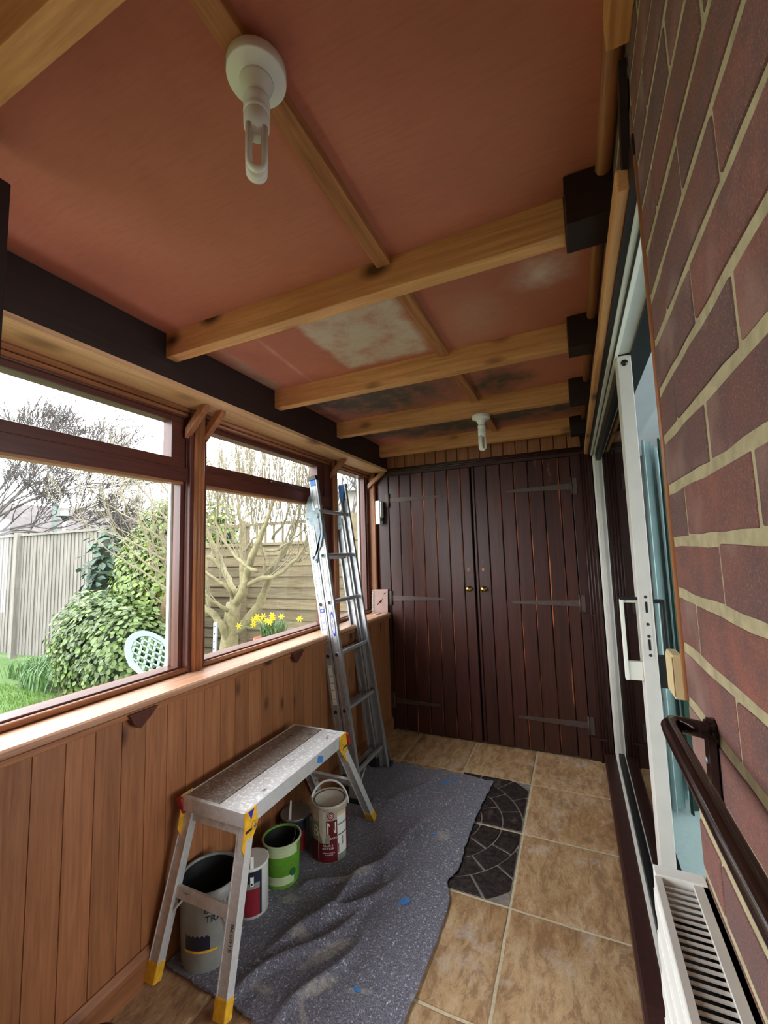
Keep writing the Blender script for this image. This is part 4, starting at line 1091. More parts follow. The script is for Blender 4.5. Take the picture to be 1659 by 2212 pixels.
# 4 crimson tin beside it
c = (-1.262, 1.395, .010); c = (-1.235, 1.392, .010); r, h = .062, .168
t4 = thing('paint_tin', c, 'small tin with crimson panel between grey tub and green pot', 'paint tin', 'tins under the platform')
MB().lathe([(r, 0), (r, h), (r+.002, h+.002), (r+.002, h+.007), (r-.004, h+.007)], c, 32).build('can_body', 'whiteplastic', t4)
MB().lathe([(0, h+.002), (r-.012, h+.002), (r-.010, h+.006), (r-.004, h+.006), (r-.003, h+.001)], c, 32).build('lid', 'lid', t4)
band(c, r+.0006, .125, .165, face-1.3, face+.75).build('label_panel', 'navy', t4)
band(c, r+.0006, .105, .125, face-1.3, face+.75).build('label_panel', 'greytub', t4)
band(c, r+.0006, .01, .105, face-.3, face+.62).build('label_panel', 'crimson', t4)
band(c, r+.0006, .01, .165, face+.62, face+.76).build('label_panel', 'navy', t4)
a = face+.15; o_ = Vector((math.cos(a), math.sin(a), 0)); sd = Vector((-o_.y, o_.x, 0)); top = Vector(c)+o_*(r-.012)+Vector((0, 0, h+.045)); low = Vector(c)+o_*(r+.004)+Vector((0, 0, h-.050))
MB().obox(top, low, sd*.0065, o_*.0015).build('handle', 'whiteplastic', t4, .001)
MB().tube([low+Vector((0, 0, .008)), low+Vector((0, 0, .008))+o_*.003], .0028, 8).build('handle_hole', 'ink', t4)
# 5 rear tin with upright handle
c = (-1.292, 1.755, .010); r, h = .070, .135
t5 = thing('paint_tin', c, 'tin with pale lid and dark label behind the tall white tin', 'paint tin', 'tins under the platform')
MB().lathe([(r, 0), (r, h), (r+.002, h+.002), (r+.002, h+.007), (r-.004, h+.007)], c, 32).build('can_body', 'rim', t5)
MB().lathe([(0, h+.003), (r-.006, h+.005), (r-.003, h+.001)], c, 32).build('lid', 'greytub', t5)
band(c, r+.0006, .09, h-.004, face-1.2, face+.75).build('label_panel', 'navy', t5)
band(c, r+.0006, .004, .09, face-1.2, face+.75).build('label_panel', 'crimson', t5)
a = face-.35; o_ = Vector((math.cos(a), math.sin(a), 0)); sd = Vector((-o_.y, o_.x, 0)); low = Vector(c)+o_*(r+.002)+Vector((0, 0, h-.03))
MB().obox(low, low-o_*.02+Vector((0, 0, .115)), sd*.008, o_*.0015, t=.5).build('handle', 'whiteplastic', t5, .001)
# round dark tin at the very bottom edge
c = (-1.236, .80, .0); r = .052
t6 = thing('metal_canister', c, 'dark shiny round canister peeping over the bottom edge of the picture', 'canister')
MB().lathe([(0, 0), (r, 0), (r, .095), (r-.006, .108), (r-.018, .118), (.0, .122)], c, 32).build('canister_body', 'tin', t6)

# ------------------------------------------------------------------ dust sheet
def sheet():
    nx, ny = 130, 210; x0, x1, y0, y1 = -1.350, -.545, 1.10, 2.64
    def H_(x, y):
        v = Vector((x, y, 0)); amp = min(1, max(0, (-.70-x)/.25)); amp2 = min(1, max(0, (-.55-x)/.05))
        z = .0085 + .0012*noise.noise(v*7)+.0007*noise.noise(v*30)
        # diagonal ridges
        for (px, py, ang, ln, hh, wd) in ((-.86, 1.75, 1.25, .42, .020, .022), (-.90, 1.50, .95, .34, .016, .020), (-.95, 1.30, 1.05, .30, .014, .018), (-.80, 1.95, 1.5, .30, .012, .018),
                                          (-1.0, 1.62, .7, .25, .010, .018), (-.83, 1.25, 1.3, .22, .012, .014), (-1.05, 2.2, .3, .3, .008, .02), (-.93, 2.35, 1.2, .25, .008, .02), (-.72, 2.3, 1.45, .4, .004, .02)):
            dx, dy = x-px, y-py; u = dx*math.cos(ang)+dy*math.sin(ang); w_ = -dx*math.sin(ang)+dy*math.cos(ang)+.02*math.sin(u*14)
            z += 1.7*hh*math.exp(-(w_/wd)**2)*max(0, 1-(u/ln)**2)
        for (tx, ty, tr) in ((-1.112, 1.77, .10), (-1.222, 1.56, .095), (-1.252, 1.198, .12), (-1.235, 1.392, .08), (-1.292, 1.755, .09), (-1.185, 2.175, .07), (-1.185, 2.58, .08), (-1.25, 2.2, .06), (-1.04, 2.045, .06), (-1.34, 2.045, .06), (-1.25, 2.55, .06)):
            q = math.hypot(x-tx, y-ty)/tr
            if q < 1.25: z = .0075+(z-.0075)*max(0, min(1, (q-1)*4))
        return z
    vs = []
    for j in range(ny+1):
        for i in range(nx+1):
            u, v = i/nx, j/ny; y = y0+(y1-y0)*v
            xe = -.54+.012*math.sin(y*5)-.03*math.exp(-((y-1.80)/.05)**2)+.006*noise.noise(Vector((y*22, 1, 0)))-.02*max(0, 1.3-y)
            if 1.80 < y: xe += .018*(y-1.8)
            xl = x0+.01*noise.noise(Vector((y*6, 4, 0)))
            x = xl+(xe-xl)*u
            ye = .018*noise.noise(Vector((x*8, 7, 0)))+.008*noise.noise(Vector((x*40, 7, 0)))
            near = -.02*math.sin((x+1.35)*3.5)
            yy_ = y+ye*(abs(v-.5)*2)**4+(near*(1-v)**6)
            vs.append((x, yy_, H_(x, yy_)))
    fs = [(j*(nx+1)+i, j*(nx+1)+i+1, (j+1)*(nx+1)+i+1, (j+1)*(nx+1)+i) for j in range(ny) for i in range(nx)]
    o = MB().add(vs, fs, 0, True).build('dust_sheet', 'sheet', None, 0)
    so = o.modifiers.new('thick', 'SOLIDIFY'); so.thickness = .0015; so.offset = -1
    tag(o, 'grey blue felt dust sheet speckled with paint, under platform and ladder', 'dust sheet')
sheet()
def scrap(x, y, ang, pts, lab, z=.0115):
    ca, sa = math.cos(ang), math.sin(ang)
    P_ = [(x+a*ca-b*sa, y+a*sa+b*ca, z+.002*math.sin(a*90)) for a, b in pts]
    o = MB().prism(P_, (0, 0, .0008)).build('tape_scrap', 'blue', None, 0, loc=(x, y, z))
    tag(o, lab, 'tape', 'scraps of blue tape')
def on_floor(px, py, z=.011):
    d = CF + (px-829.5)/FPX*CR - (py-1106)/FPX*CU; t = (z-H)/d.z; return d.x*t, d.y*t
TP = [(-.03, -.006), (.0, -.012), (.032, -.004), (.03, .009), (.004, .014), (-.028, .007)]
for (px, py), s, a, lab in (((960, 1692), .9, .9, 'blue tape scrap near the far edge of the dust sheet, left one of two'),
                            ((980, 1684), .8, -.7, 'blue tape scrap near the far edge of the dust sheet, right one of two'),
                            ((873, 1948), .75, .5, 'rounded blue tape scrap in the open middle of the dust sheet'),
                            ((937, 1802), .4, .2, 'tiny blue tape scrap on the sheet level with the black pavers'),
                            ((770, 2138), .5, -.4, 'small blue tape scrap at the near end of the dust sheet')):
    x, y = on_floor(px, py); scrap(x, y, a, [(u*s, v*s*(1.6 if s == .75 else 1)) for u, v in TP], lab)

# ------------------------------------------------------------------ things on the sill and by the doors
nb = thing('notebook', (-1.46, 3.06, .895), 'spiral bound notebook with a bird on its cover, standing on the sill', 'notebook')
a = Vector((-1.478, 3.045, .897)); bdir = Vector((.105, .045, 0)); up = Vector((.0, .014, .182)); nrm = bdir.cross(up).normalized()
if nrm.y > 0: nrm = -nrm
def quad3(o, u, v, t, mat, name, par): return MB().prism([o, o+u, o+u+v, o+v], t).build(name, mat, par)
quad3(a, bdir, up, -nrm*.008, 'pages', 'pages', nb); cv = quad3(a, bdir, up, nrm*.001, 'paper', 'cover', nb)
sp_ = MB()
for k in range(22):
    c = a+up*(k+.7)/23.0; pts = [c-bdir.normalized()*.004+bdir.normalized()*math.cos(q)*.008+nrm*math.sin(q)*.007 for q in [2*math.pi*i/8 for i in range(9)]]
    sp_.tube(pts, .0016, 4, caps=False)
sp_.build('spiral', 'whiteplastic', nb)
def bird(o, s, mat, name):
    pts = [(-.5, -.55), (-.42, -.35), (-.2, -.1), (-.1, .15), (.15, .35), (.45, .42), (.52, .6), (.38, .5), (.3, .3), (.35, .1), (.15, -.1), (-.1, -.18), (-.35, -.45)]
    MB().prism([o+bdir.normalized()*p[0]*s+up.normalized()*p[1]*s+nrm*.0012 for p in pts], nrm*.0003).build(name, mat, cv)
bird(a+bdir*.45+up*.45, .05, 'maroon', 'printed_bird'); bird(a+bdir*.80+up*.83, -.022, 'navy', 'printed_butterfly')
pc = MB().tube([(-1.43, 2.96, .8985), (-1.405, 3.035, .8985)], .0035, 6)
tag(pc.build('pencil', 'whiteplastic', None, 0, loc=(-1.42, 3.0, .895)), 'thin white pencil lying on the sill before the notebook', 'pencil')
# white gadget on the left jamb of the doors
wd = thing('plastic_holder', (-1.40, 3.1, 1.62), 'narrow white plastic holder on the corner beside the store doors', 'holder')
box('holder_body', -1.440, -1.402, 3.055, 3.112, 1.60, 1.79, 'whiteplastic', wd, .003)
box('holder_front', -1.402, -1.392, 3.060, 3.108, 1.655, 1.785, 'whiteplastic', wd, .003)
box('holder_clip', -1.402, -1.390, 3.075, 3.105, 1.625, 1.648, 'seal', wd, .001)
# window catch on the sill rail of window 3
tag(MB().tube([(-1.515, 2.78, .925), (-1.495, 2.785, .93), (-1.49, 2.85, .932)], .005, 6).build('window_catch', 'brass', None, 0, loc=(-1.5, 2.8, .92)), 'brass catch on the low rail seen between the ladder rungs', 'catch')
# two wires across window 3 outside
for z, lab in ((1.48, 'upper thin dark training wire outside the small window'), (1.18, 'lower thin dark training wire outside the small window')):
    tag(MB().tube([(-1.605, 2.56, z), (-1.66, 2.7, z-.002), (-1.66, 3.0, z-.002), (-1.605, 3.08, z)], .0035, 5).build('training_wire', 'iron', None, 0, loc=(-1.65, 2.8, z)), lab, 'wire', 'wires outside the small window')

# ================================================================== GARDEN
GZ = -.10
tag(MB().box(-40, -1.62, -12, 40, GZ-.3, GZ).build('ground', 'lawn'), kind=S)
tag(MB().box(-6.3, -2.36, 2.95, 6.0, GZ, GZ+.012).build('flower_bed', 'soil'), kind=S)
tag(MB().box(-2.35, -1.62, -3, 6, GZ, GZ+.02).build('bounce_patio', 'bounce_patio'), kind=S)  # mostly unseen strip, made pale to bounce light onto the soffit
tag(box('outer_sill', -1.70, -1.602, YN, 3.2, .85, .885, 'bounce_patio'), kind=S)  # kept equally pale to throw light up at the soffit
# grass tufts on the lawn in view
g = MB()
for k in range(9000):
    x = rnd(-6.6, -3.2); y = rnd(1.5, 3.7); a = rnd(0, 6.28); h_ = rnd(.03, .07); w_ = .004
    if x > -4.2 and y > 2.2 or y > 2.9: continue
    dx, dy = math.cos(a)*w_, math.sin(a)*w_; lx, ly = rnd(-.02, .02), rnd(-.02, .02)
    g.add([(x-dx, y-dy, GZ), (x+dx, y+dy, GZ), (x+lx, y+ly, GZ+h_)], [(0, 1, 2)])
tag(g.build('lawn_grass', 'grassblade'), 'short bright green lawn grass at the lower left of the window', 'grass', kind='stuff')
# fence 1: silver vertical featheredge boards
f1 = thing('featheredge_fence', (-7.8, 3.78, GZ), 'silver grey fence of upright featheredge boards at the left', 'fence')
fb = MB().prism([(0, 0, 0), (.102, -.002, 0), (.102, -.018, 0), (0, -.006, 0)], (0, 0, 1.86)).mesh('board', 'fence1')
x = -12.5
while x < -5.9:
    o = inst(fb, 'board', f1, (x+7.8+rnd(-.004, .004), rnd(-.004, .004), .06)); x += .088
box('capping', -12.5, -5.9, 3.735, 3.80, 1.80, 1.835, 'fence1', f1)
for xx in (-11.0, -8.12, -5.95): box('fence_post', xx-.05, xx+.05, 3.70, 3.79, GZ, 1.86, 'fence1', f1, .004)
# fence 2: horizontal weathered boards with trellis top
f2 = thing('board_fence', (-4.0, 4.7, GZ), 'brown fence of wide horizontal boards with trellis top behind the pruned tree', 'fence')
zz = GZ+.02
k = 0
while zz < 1.50:
    for (xa, xb) in ((-6.1, -4.32), (-4.30, -2.5), (-2.48, -.7)):
        e = rnd(-.004, .004)
        MB().prism([(xa, 4.72+e, zz), (xa, 4.69+e, zz), (xa, 4.705+e, zz+.155), (xa, 4.72+e, zz+.155)], (xb-xa, 0, 0)).build('board', 'fence2', f2)
    zz += .146; k += 1
for xx in (-6.1, -4.31, -2.49, -.7): box('fence_post', xx-.045, xx+.045, 4.66, 4.76, GZ, 1.88, 'fence2', f2)
box('top_rail', -6.1, -.7, 4.67, 4.73, 1.52, 1.56, 'fence2', f2); box('top_rail', -6.1, -.7, 4.67, 4.73, 1.80, 1.84, 'fence2', f2)
xx = -6.05
while xx < -.7:
    box('trellis_slat', xx, xx+.03, 4.69, 4.71, 1.56, 1.80, 'fence2', f2); xx += .15
# leaves
LEAF = MB().add([(0, 0, 0), (.32, .28, .05), (.62, .30, .04), (1, 0, -.06), (.62, -.30, .04), (.32, -.28, .05), (.5, 0, -.02)],
                [(0, 6, 1), (1, 6, 2), (2, 6, 3), (3, 6, 4), (4, 6, 5), (5, 6, 0)], 0, False)
def leaf_into(mb, p, R, s, ws=1.0):
    mb.add([p+R@Vector((v[0]*s, v[1]*s*ws, v[2]*s)) for v in LEAF.v], LEAF.f, 0, False)
def rot_to(n):                              # leaf blade facing n, drooping tip in a random direction
    n = n.normalized(); q = n.to_track_quat('Z', 'Y').to_matrix()
    return q @ Matrix.Rotation(rnd(0, 6.28), 3, 'Z')
def bush(name, blobs, nleaf, size, mat, label, group=None, parts=0, sticks=True, ws=1.15, core=True, cat='bush'):
    cx_ = sum(b[0] for b in blobs)/len(blobs); cy_ = sum(b[1] for b in blobs)/len(blobs)
    root = thing(name, (cx_, cy_, GZ), label, cat, group)
    stuff = MB(); tot = sum(b[3]*b[4]*b[5] for b in blobs); leafmesh = None
    cand = []
    for b in blobs:
        n = int(nleaf*b[3]*b[4]*b[5]/tot)
        for k in range(n):
            v = Vector((random.gauss(0, 1), random.gauss(0, 1), random.gauss(0, 1))).normalized()
            q = rnd(.72, 1.06)*(1+.12*noise.noise(v*2.5+Vector((b[0], b[1], 0))))
            p = Vector((b[0]+v.x*b[3]*q, b[1]+v.y*b[4]*q, b[2]+v.z*b[5]*q))
            if p.z < GZ+.02: continue
            if any(((p.x-c_[0])/c_[3])**2+((p.y-c_[1])/c_[4])**2+((p.z-c_[2])/c_[5])**2 < .5 for c_ in blobs): continue
            cand.append((p, (v+Vector((0, -.25, .55))+Vector((rnd(-.5, .5), rnd(-.5, .5), rnd(-.3, .3)))), rnd(.75, 1.25)*size))
    cand.sort(key=lambda c_: (c_[0]-Vector((0, 0, H))).length)
    lm = MB().add([Vector((v[0], v[1]*ws, v[2])) for v in LEAF.v], LEAF.f).mesh('leaf', mat) if parts else None
    vis = 0
    for i, (p, n, s) in enumerate(cand):
        facing = n.dot(Vector((0, 0, H))-p) > 0
        R = rot_to(n)
        if vis < parts and facing:
            o = bpy.data.objects.new('leaf', lm); COL.objects.link(o); o.parent = root
            o.location = p-Vector(root['_base']); o.rotation_euler = R.to_euler(); o.scale = (s, s, s); vis += 1
        else: leaf_into(stuff, p, R, s, ws)
    f_ = stuff.build('foliage', mat, root); f_['kind'] = 'stuff'
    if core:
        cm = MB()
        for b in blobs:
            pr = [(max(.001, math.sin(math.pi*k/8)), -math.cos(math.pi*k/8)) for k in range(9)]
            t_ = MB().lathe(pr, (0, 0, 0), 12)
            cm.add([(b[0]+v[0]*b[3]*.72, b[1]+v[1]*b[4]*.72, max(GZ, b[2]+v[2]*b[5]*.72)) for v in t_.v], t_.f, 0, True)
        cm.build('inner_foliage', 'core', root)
    if sticks:
        s_ = MB()
        for k in range(6):
            b = random.choice(blobs); x_, y_ = b[0]+rnd(-.3, .3)*b[3], b[1]-rnd(.2, .6)*b[4]
            s_.tube([(x_, y_, GZ), (x_+rnd(-.1, .1), y_-.05, GZ+.25), (x_+rnd(-.2, .2), y_-.1, b[2])], [.014, .011, .007], 6)
        s_.build('stem', 'trunkbrown', root)
    return root
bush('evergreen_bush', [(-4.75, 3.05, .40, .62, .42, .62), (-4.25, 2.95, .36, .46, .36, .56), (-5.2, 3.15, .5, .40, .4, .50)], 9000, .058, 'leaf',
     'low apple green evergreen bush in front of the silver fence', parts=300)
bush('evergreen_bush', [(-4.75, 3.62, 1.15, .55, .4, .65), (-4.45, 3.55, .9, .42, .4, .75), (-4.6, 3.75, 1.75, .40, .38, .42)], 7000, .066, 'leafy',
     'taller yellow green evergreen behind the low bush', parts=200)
bush('laurel_shrub', [(-5.75, 3.6, .95, .30, .2, .85), (-5.5, 3.5, .5, .3, .2, .4)], 500, .13, 'leafdark', 'dark blue green shrub climbing the end of the silver fence', ws=.75, sticks=False)
bush('evergreen_hedge', [(-5.5, 5.3, 1.1, .5, .4, 1.35)], 1500, .12, 'leafy', 'bright green hedge top behind the brown fence', sticks=False)
bush('conifer_hedge', [(-10.5, 7.2, 1.55, .9, .6, .75), (-9.4, 7.2, 1.45, .7, .6, .7)], 1500, .16, 'leafy', 'pale green clipped hedge beyond the silver fence', ws=.35, sticks=False)
# clump of strap leaves at the foot of the fence
def blades(mb, cx_, cy_, z, n, ln, spread, w_=.008, droop=.5):
    for k in range(n):
        a = rnd(0, 6.28); p = Vector((cx_+rnd(-spread, spread), cy_+rnd(-spread, spread)*.7, z)); o = Vector((math.cos(a), math.sin(a), 0)); s = Vector((-o.y, o.x, 0))*w_
        L = ln*rnd(.7, 1.2); p1 = p+Vector((0, 0, L*.55))+o*L*.15; p2 = p+Vector((0, 0, L*(.9-droop*.3)))+o*L*droop; 
        mb.add([p-s, p+s, p1+s*.8, p1-s*.8, p2], [(0, 1, 2, 3), (3, 2, 4)], 0, False)
for (x, y, sp2, nn, lab) in ((-5.75, 3.1, .35, 260, 'dark grassy clump at the foot of the silver fence, right one'), (-6.5, 3.3, .35, 240, 'dark grassy clump at the foot of the silver fence, left one')):
    mb = MB(); blades(mb, x, y, GZ, nn, .30, sp2)
    cl = thing('grassy_clump', (x, y, GZ), lab, 'plant', 'grassy clumps by the fence'); q = mb.build('foliage', 'spear', cl); q['kind'] = 'stuff'
# pruned tree
def limb_pts(pp): return [P(px, py, y) for px, py, y in pp]
def grow(mb, p, d, L, r, depth, up=.25, spread=.6, minr=.0016, sides=4, taper=.62, kids=(2, 3), wig=.18):
    pts = [p]; rs = [r]; n = 4; q = p.copy(); dd = d.normalized()
    for k in range(n):
        dd = (dd+Vector((rnd(-1, 1), rnd(-1, 1), rnd(-1, 1)))*wig+Vector((0, 0, up*.25))).normalized()
        q = q+dd*L/n; pts.append(q.copy()); rs.append(r+(r*taper-r)*(k+1)/n)
    mb.tube(pts, rs, sides, caps=False)
    if depth <= 0: return
    for k in range(random.randint(*kids)):
        i = random.choice((2, 3, 4)) if k else 4
        nd_ = (dd+Vector((rnd(-1, 1), rnd(-1, 1), rnd(-.6, 1)))*spread).normalized()
        grow(mb, pts[i], nd_, L*rnd(.6, .85), max(minr, rs[i]*.72), depth-1, up, spread, minr, 3 if depth < 3 else sides, taper, kids, wig)
def pruned_tree():
    Y0 = 3.05
    root = thing('pruned_tree', (P(487, 1420, Y0).x, Y0, GZ), 'pale barked leafless tree with pruned limbs outside the middle window', 'tree')
    z = lambda x, y, dy=0: (360+x/3.252, 820+y/3.252, Y0+dy)
    T = limb_pts([z(430, 1990), z(440, 1850), z(450, 1740), z(462, 1640), z(470, 1570)])
    T.insert(0, Vector((T[0].x, T[0].y, GZ-.02)))
    MB().tube(T, [.10, .092, .080, .074, .070, .064], 14).build('trunk', 'bark', root)
    limbs = [
        ([z(468, 1600), z(478, 1500), z(430, 1400, .05), z(385, 1300, .1), z(335, 1180, .1), z(290, 1080, .1), z(262, 990, .12), z(255, 900, .12)], .040, .010),
        ([z(400, 1340, .08), z(340, 1270, .1), z(262, 1235, .1), z(190, 1200, .1)], .028, .012),
        ([z(470, 1590), z(540, 1490, -.05), z(562, 1380, -.05), z(598, 1250, -.1), z(640, 1150, -.1), z(682, 1050, -.1), z(722, 950, -.1), z(748, 850, -.1)], .044, .012),
        ([z(452, 1790), z(555, 1710, .1), z(640, 1600, .12), z(690, 1490, .15), z(742, 1330, .15), z(800, 1240, .2), z(862, 1150, .2), z(900, 1060, .2), z(930, 960, .2)], .052, .012),
        ([z(560, 1450, -.05), z(650, 1400, 0), z(750, 1390, 0), z(850, 1320, .05), z(930, 1240, .05), z(985, 1150, .05), z(1010, 1040, .05)], .026, .008),
        ([z(430, 1880), z(400, 1740, -.1), z(330, 1650, -.15), z(245, 1590, -.2), z(120, 1500, -.2)], .042, .018),
        ([z(485, 1530), z(530, 1440), z(522, 1200, .1), z(515, 1000, .1), z(500, 850, .12)], .026, .010),
        ([z(640, 1350, -.1), z(560, 1310, -.1), z(480, 1240, -.05), z(400, 1130, 0), z(350, 1000, 0), z(360, 860, 0)], .018, .008),
        ([z(290, 1640, -.15), z(290, 1500, -.1), z(280, 1300, -.1), z(255, 1100, 0)], .022, .009),
        ([z(690, 1380, .1), z(690, 1250, .15), z(640, 1120, .15), z(600, 980, .15), z(590, 850, .1)], .018, .007),
        ([z(740, 1120, .1), z(830, 1000, .1), z(860, 880, .1)], .014, .007), ([z(760, 1350, .1), z(820, 1170, .1), z(900, 950, .1)], .016, .006),
        ([z(800, 1270, .2), z(870, 1280, .15), z(930, 1280, .1)], .014, .008), ([z(700, 1205, 0), z(790, 1190, 0), z(880, 1130, .0), z(960, 1060, 0)], .014, .006),
        ([z(540, 1210, 0), z(610, 1120, 0), z(690, 1060, 0), z(700, 900, 0)], .012, .005),
        ([z(480, 1560), z(440, 1470, -.1), z(300, 1370, -.2), z(180, 1300, -.25)], .020, .009),
        ([z(430, 1620, -.1), z(330, 1560, -.2), z(230, 1480, -.3)], .018, .009),
    ]
    # long whips sweeping left past the wide post, across window 1
    W = [[(410, 1330), (372, 1280), (310, 1235), (250, 1200), (205, 1165)], [(412, 1290), (365, 1215), (300, 1178), (235, 1150), (188, 1132)], [(405, 1230), (350, 1165), (300, 1130), (250, 1100), (214, 1078)],
         [(420, 1220), (372, 1140), (330, 1085), (290, 1040), (262, 1010)], [(410, 1320), (368, 1250), (320, 1222), (262, 1165), (228, 1120)], [(430, 1180), (385, 1090), (352, 1050), (322, 1005)],
         [(400, 1300), (350, 1210), (312, 1150), (290, 1092)], [(408, 1260), (360, 1190), (300, 1165), (252, 1140)], [(408, 1200), (356, 1120), (310, 1108), (270, 1085)], [(412, 1370), (370, 1322), (335, 1290)]]
    for i, wv in enumerate(W):
        yb = Y0-.1
        limbs.append(([(px, py, yb-.12*k) for k, (px, py) in enumerate(wv)], .014, .0035))
    tw = MB()
    for pts_, r0, r1 in limbs:
        pts = limb_pts(pts_); n = len(pts)
        fine = []
        for k in range(n-1):
            for q in range(4): fine.append(pts[k].lerp(pts[k+1], q/4)+Vector((rnd(-1, 1), rnd(-1, 1), rnd(-1, 1)))*.006)
        fine.append(pts[-1]); m = len(fine)
        rs = [(r0+(r1-r0)*k/(m-1))*rnd(.93, 1.09) for k in range(m)]
        MB().tube(fine, rs, 8).build('branch', 'bark' if r0 > .016 else 'twig', root)
        d_end = (fine[-1]-fine[-3]).normalized()
        dep = 3 if r1 > .005 else 2
        for q in range(3): grow(tw, fine[-1], d_end+Vector((rnd(-.4, .4), rnd(-.4, .4), rnd(.1, .6))), rnd(.22, .36), r1*.75, dep, up=.5, spread=.45)
        for k in range(3, m-2, 3):
            if rs[k] > .03 and random.random() < .6: continue
            d_ = (fine[k+1]-fine[k]).normalized()+Vector((rnd(-.8, .8), rnd(-.8, .8), rnd(.2, 1.1)))
            grow(tw, fine[k], d_, rnd(.18, .34), min(.007, rs[k]*.5), 2, up=.6, spread=.45)
    t_ = tw.build('twigs', 'twig', root); t_['kind'] = 'stuff'
    # upright young shoots filling the head of the tree
    sh = MB()
    for k in range(130):
        px = rnd(440, 700); base = P(px, rnd(1060, 1150), Y0+rnd(-.2, .4)); grow(sh, base, Vector((rnd(-.35, .35), rnd(-.3, .3), 1)), rnd(.22, .42), rnd(.005, .008), 2, up=.8, spread=.35)
    for k in range(40):
        base = P(rnd(250, 380), rnd(1060, 1120), Y0+rnd(-.2, .4)); grow(sh, base, Vector((rnd(-.5, .1), rnd(-.3, .3), 1)), rnd(.16, .30), rnd(.003, .005), 2, up=.5, spread=.4)
    t_ = sh.build('young_shoots', 'twig', root); t_['kind'] = 'stuff'
pruned_tree()
def bare_tree(name, base, trunk_h, r, first, mat, lab, seed, depth=5, L=1.5, lean=Vector((0, 0, 1)), spread=.55, up=.1):
    random.seed(seed); root = thing(name, base, lab, 'tree', 'bare trees beyond the fence')
    b = Vector(base); top = b+Vector((0, 0, trunk_h))
    MB().tube([b, b.lerp(top, .5)+Vector((.05, 0, 0)), top], [r, r*.85, r*.7], 8).build('trunk', mat, root)
    mb = MB()
    for d_ in first: grow(mb, top+Vector((0, 0, rnd(-.6, 0))), Vector(d_), L, r*.4, depth, up=up, spread=spread, minr=.007, sides=5, kids=(2, 4), wig=.22)
    q = mb.build('branches', mat, root); q['kind'] = 'stuff'
bare_tree('bare_tree', (-13.2, 5.2, GZ), 2.3, .10, [(1, .2, .25), (1, .4, .55), (.9, -.1, .1), (.6, .5, 1), (1, .1, .4), (0, 0, 1), (-.5, 0, .8), (1, .3, .15)], 'twigdark', 'dark bare tree reaching in from the left over the roof', 5, depth=6, L=1.45, spread=.42, up=.05)
bare_tree('bare_tree', (-8.3, 8.5, GZ), 2.0, .10, [(.5, 0, 1), (-.3, 0, 1), (.2, .3, 1), (.8, 0, .8), (0, 0, 1)], 'twig', 'thin bare tree beyond the fences, behind the post', 9, depth=4, L=1.0, spread=.5, up=.3)
random.seed(21)
bare_tree('bare_tree', (-3.9, 6.8, GZ), 1.7, .09, [(.3, 0, 1), (-.5, 0, 1), (.6, .2, .9), (-.9, 0, .7), (0, 0, 1)], 'twigdark', 'dark twiggy tree behind the brown fence', 12, depth=4, L=.75, spread=.5, up=.35)
random.seed(33)
# second trunk near the chair
tb = thing('slim_trunk', (P(345, 1400, 3.3).x, 3.3, GZ), 'slim brown trunk between the bush and the wide post', 'tree')
MB().tube([Vector((P(342, 1400, 3.3).x, 3.3, GZ)), P(343, 1390, 3.3), P(350, 1330, 3.3), P(366, 1275, 3.32), P(362, 1200, 3.35)], [.055, .045, .042, .036, .02], 10).build('trunk', 'trunkbrown', tb)
MB().tube([P(350, 1330, 3.3), P(330, 1240, 3.3), P(322, 1170, 3.3)], [.02, .014, .008], 7).build('branch', 'trunkbrown', tb)
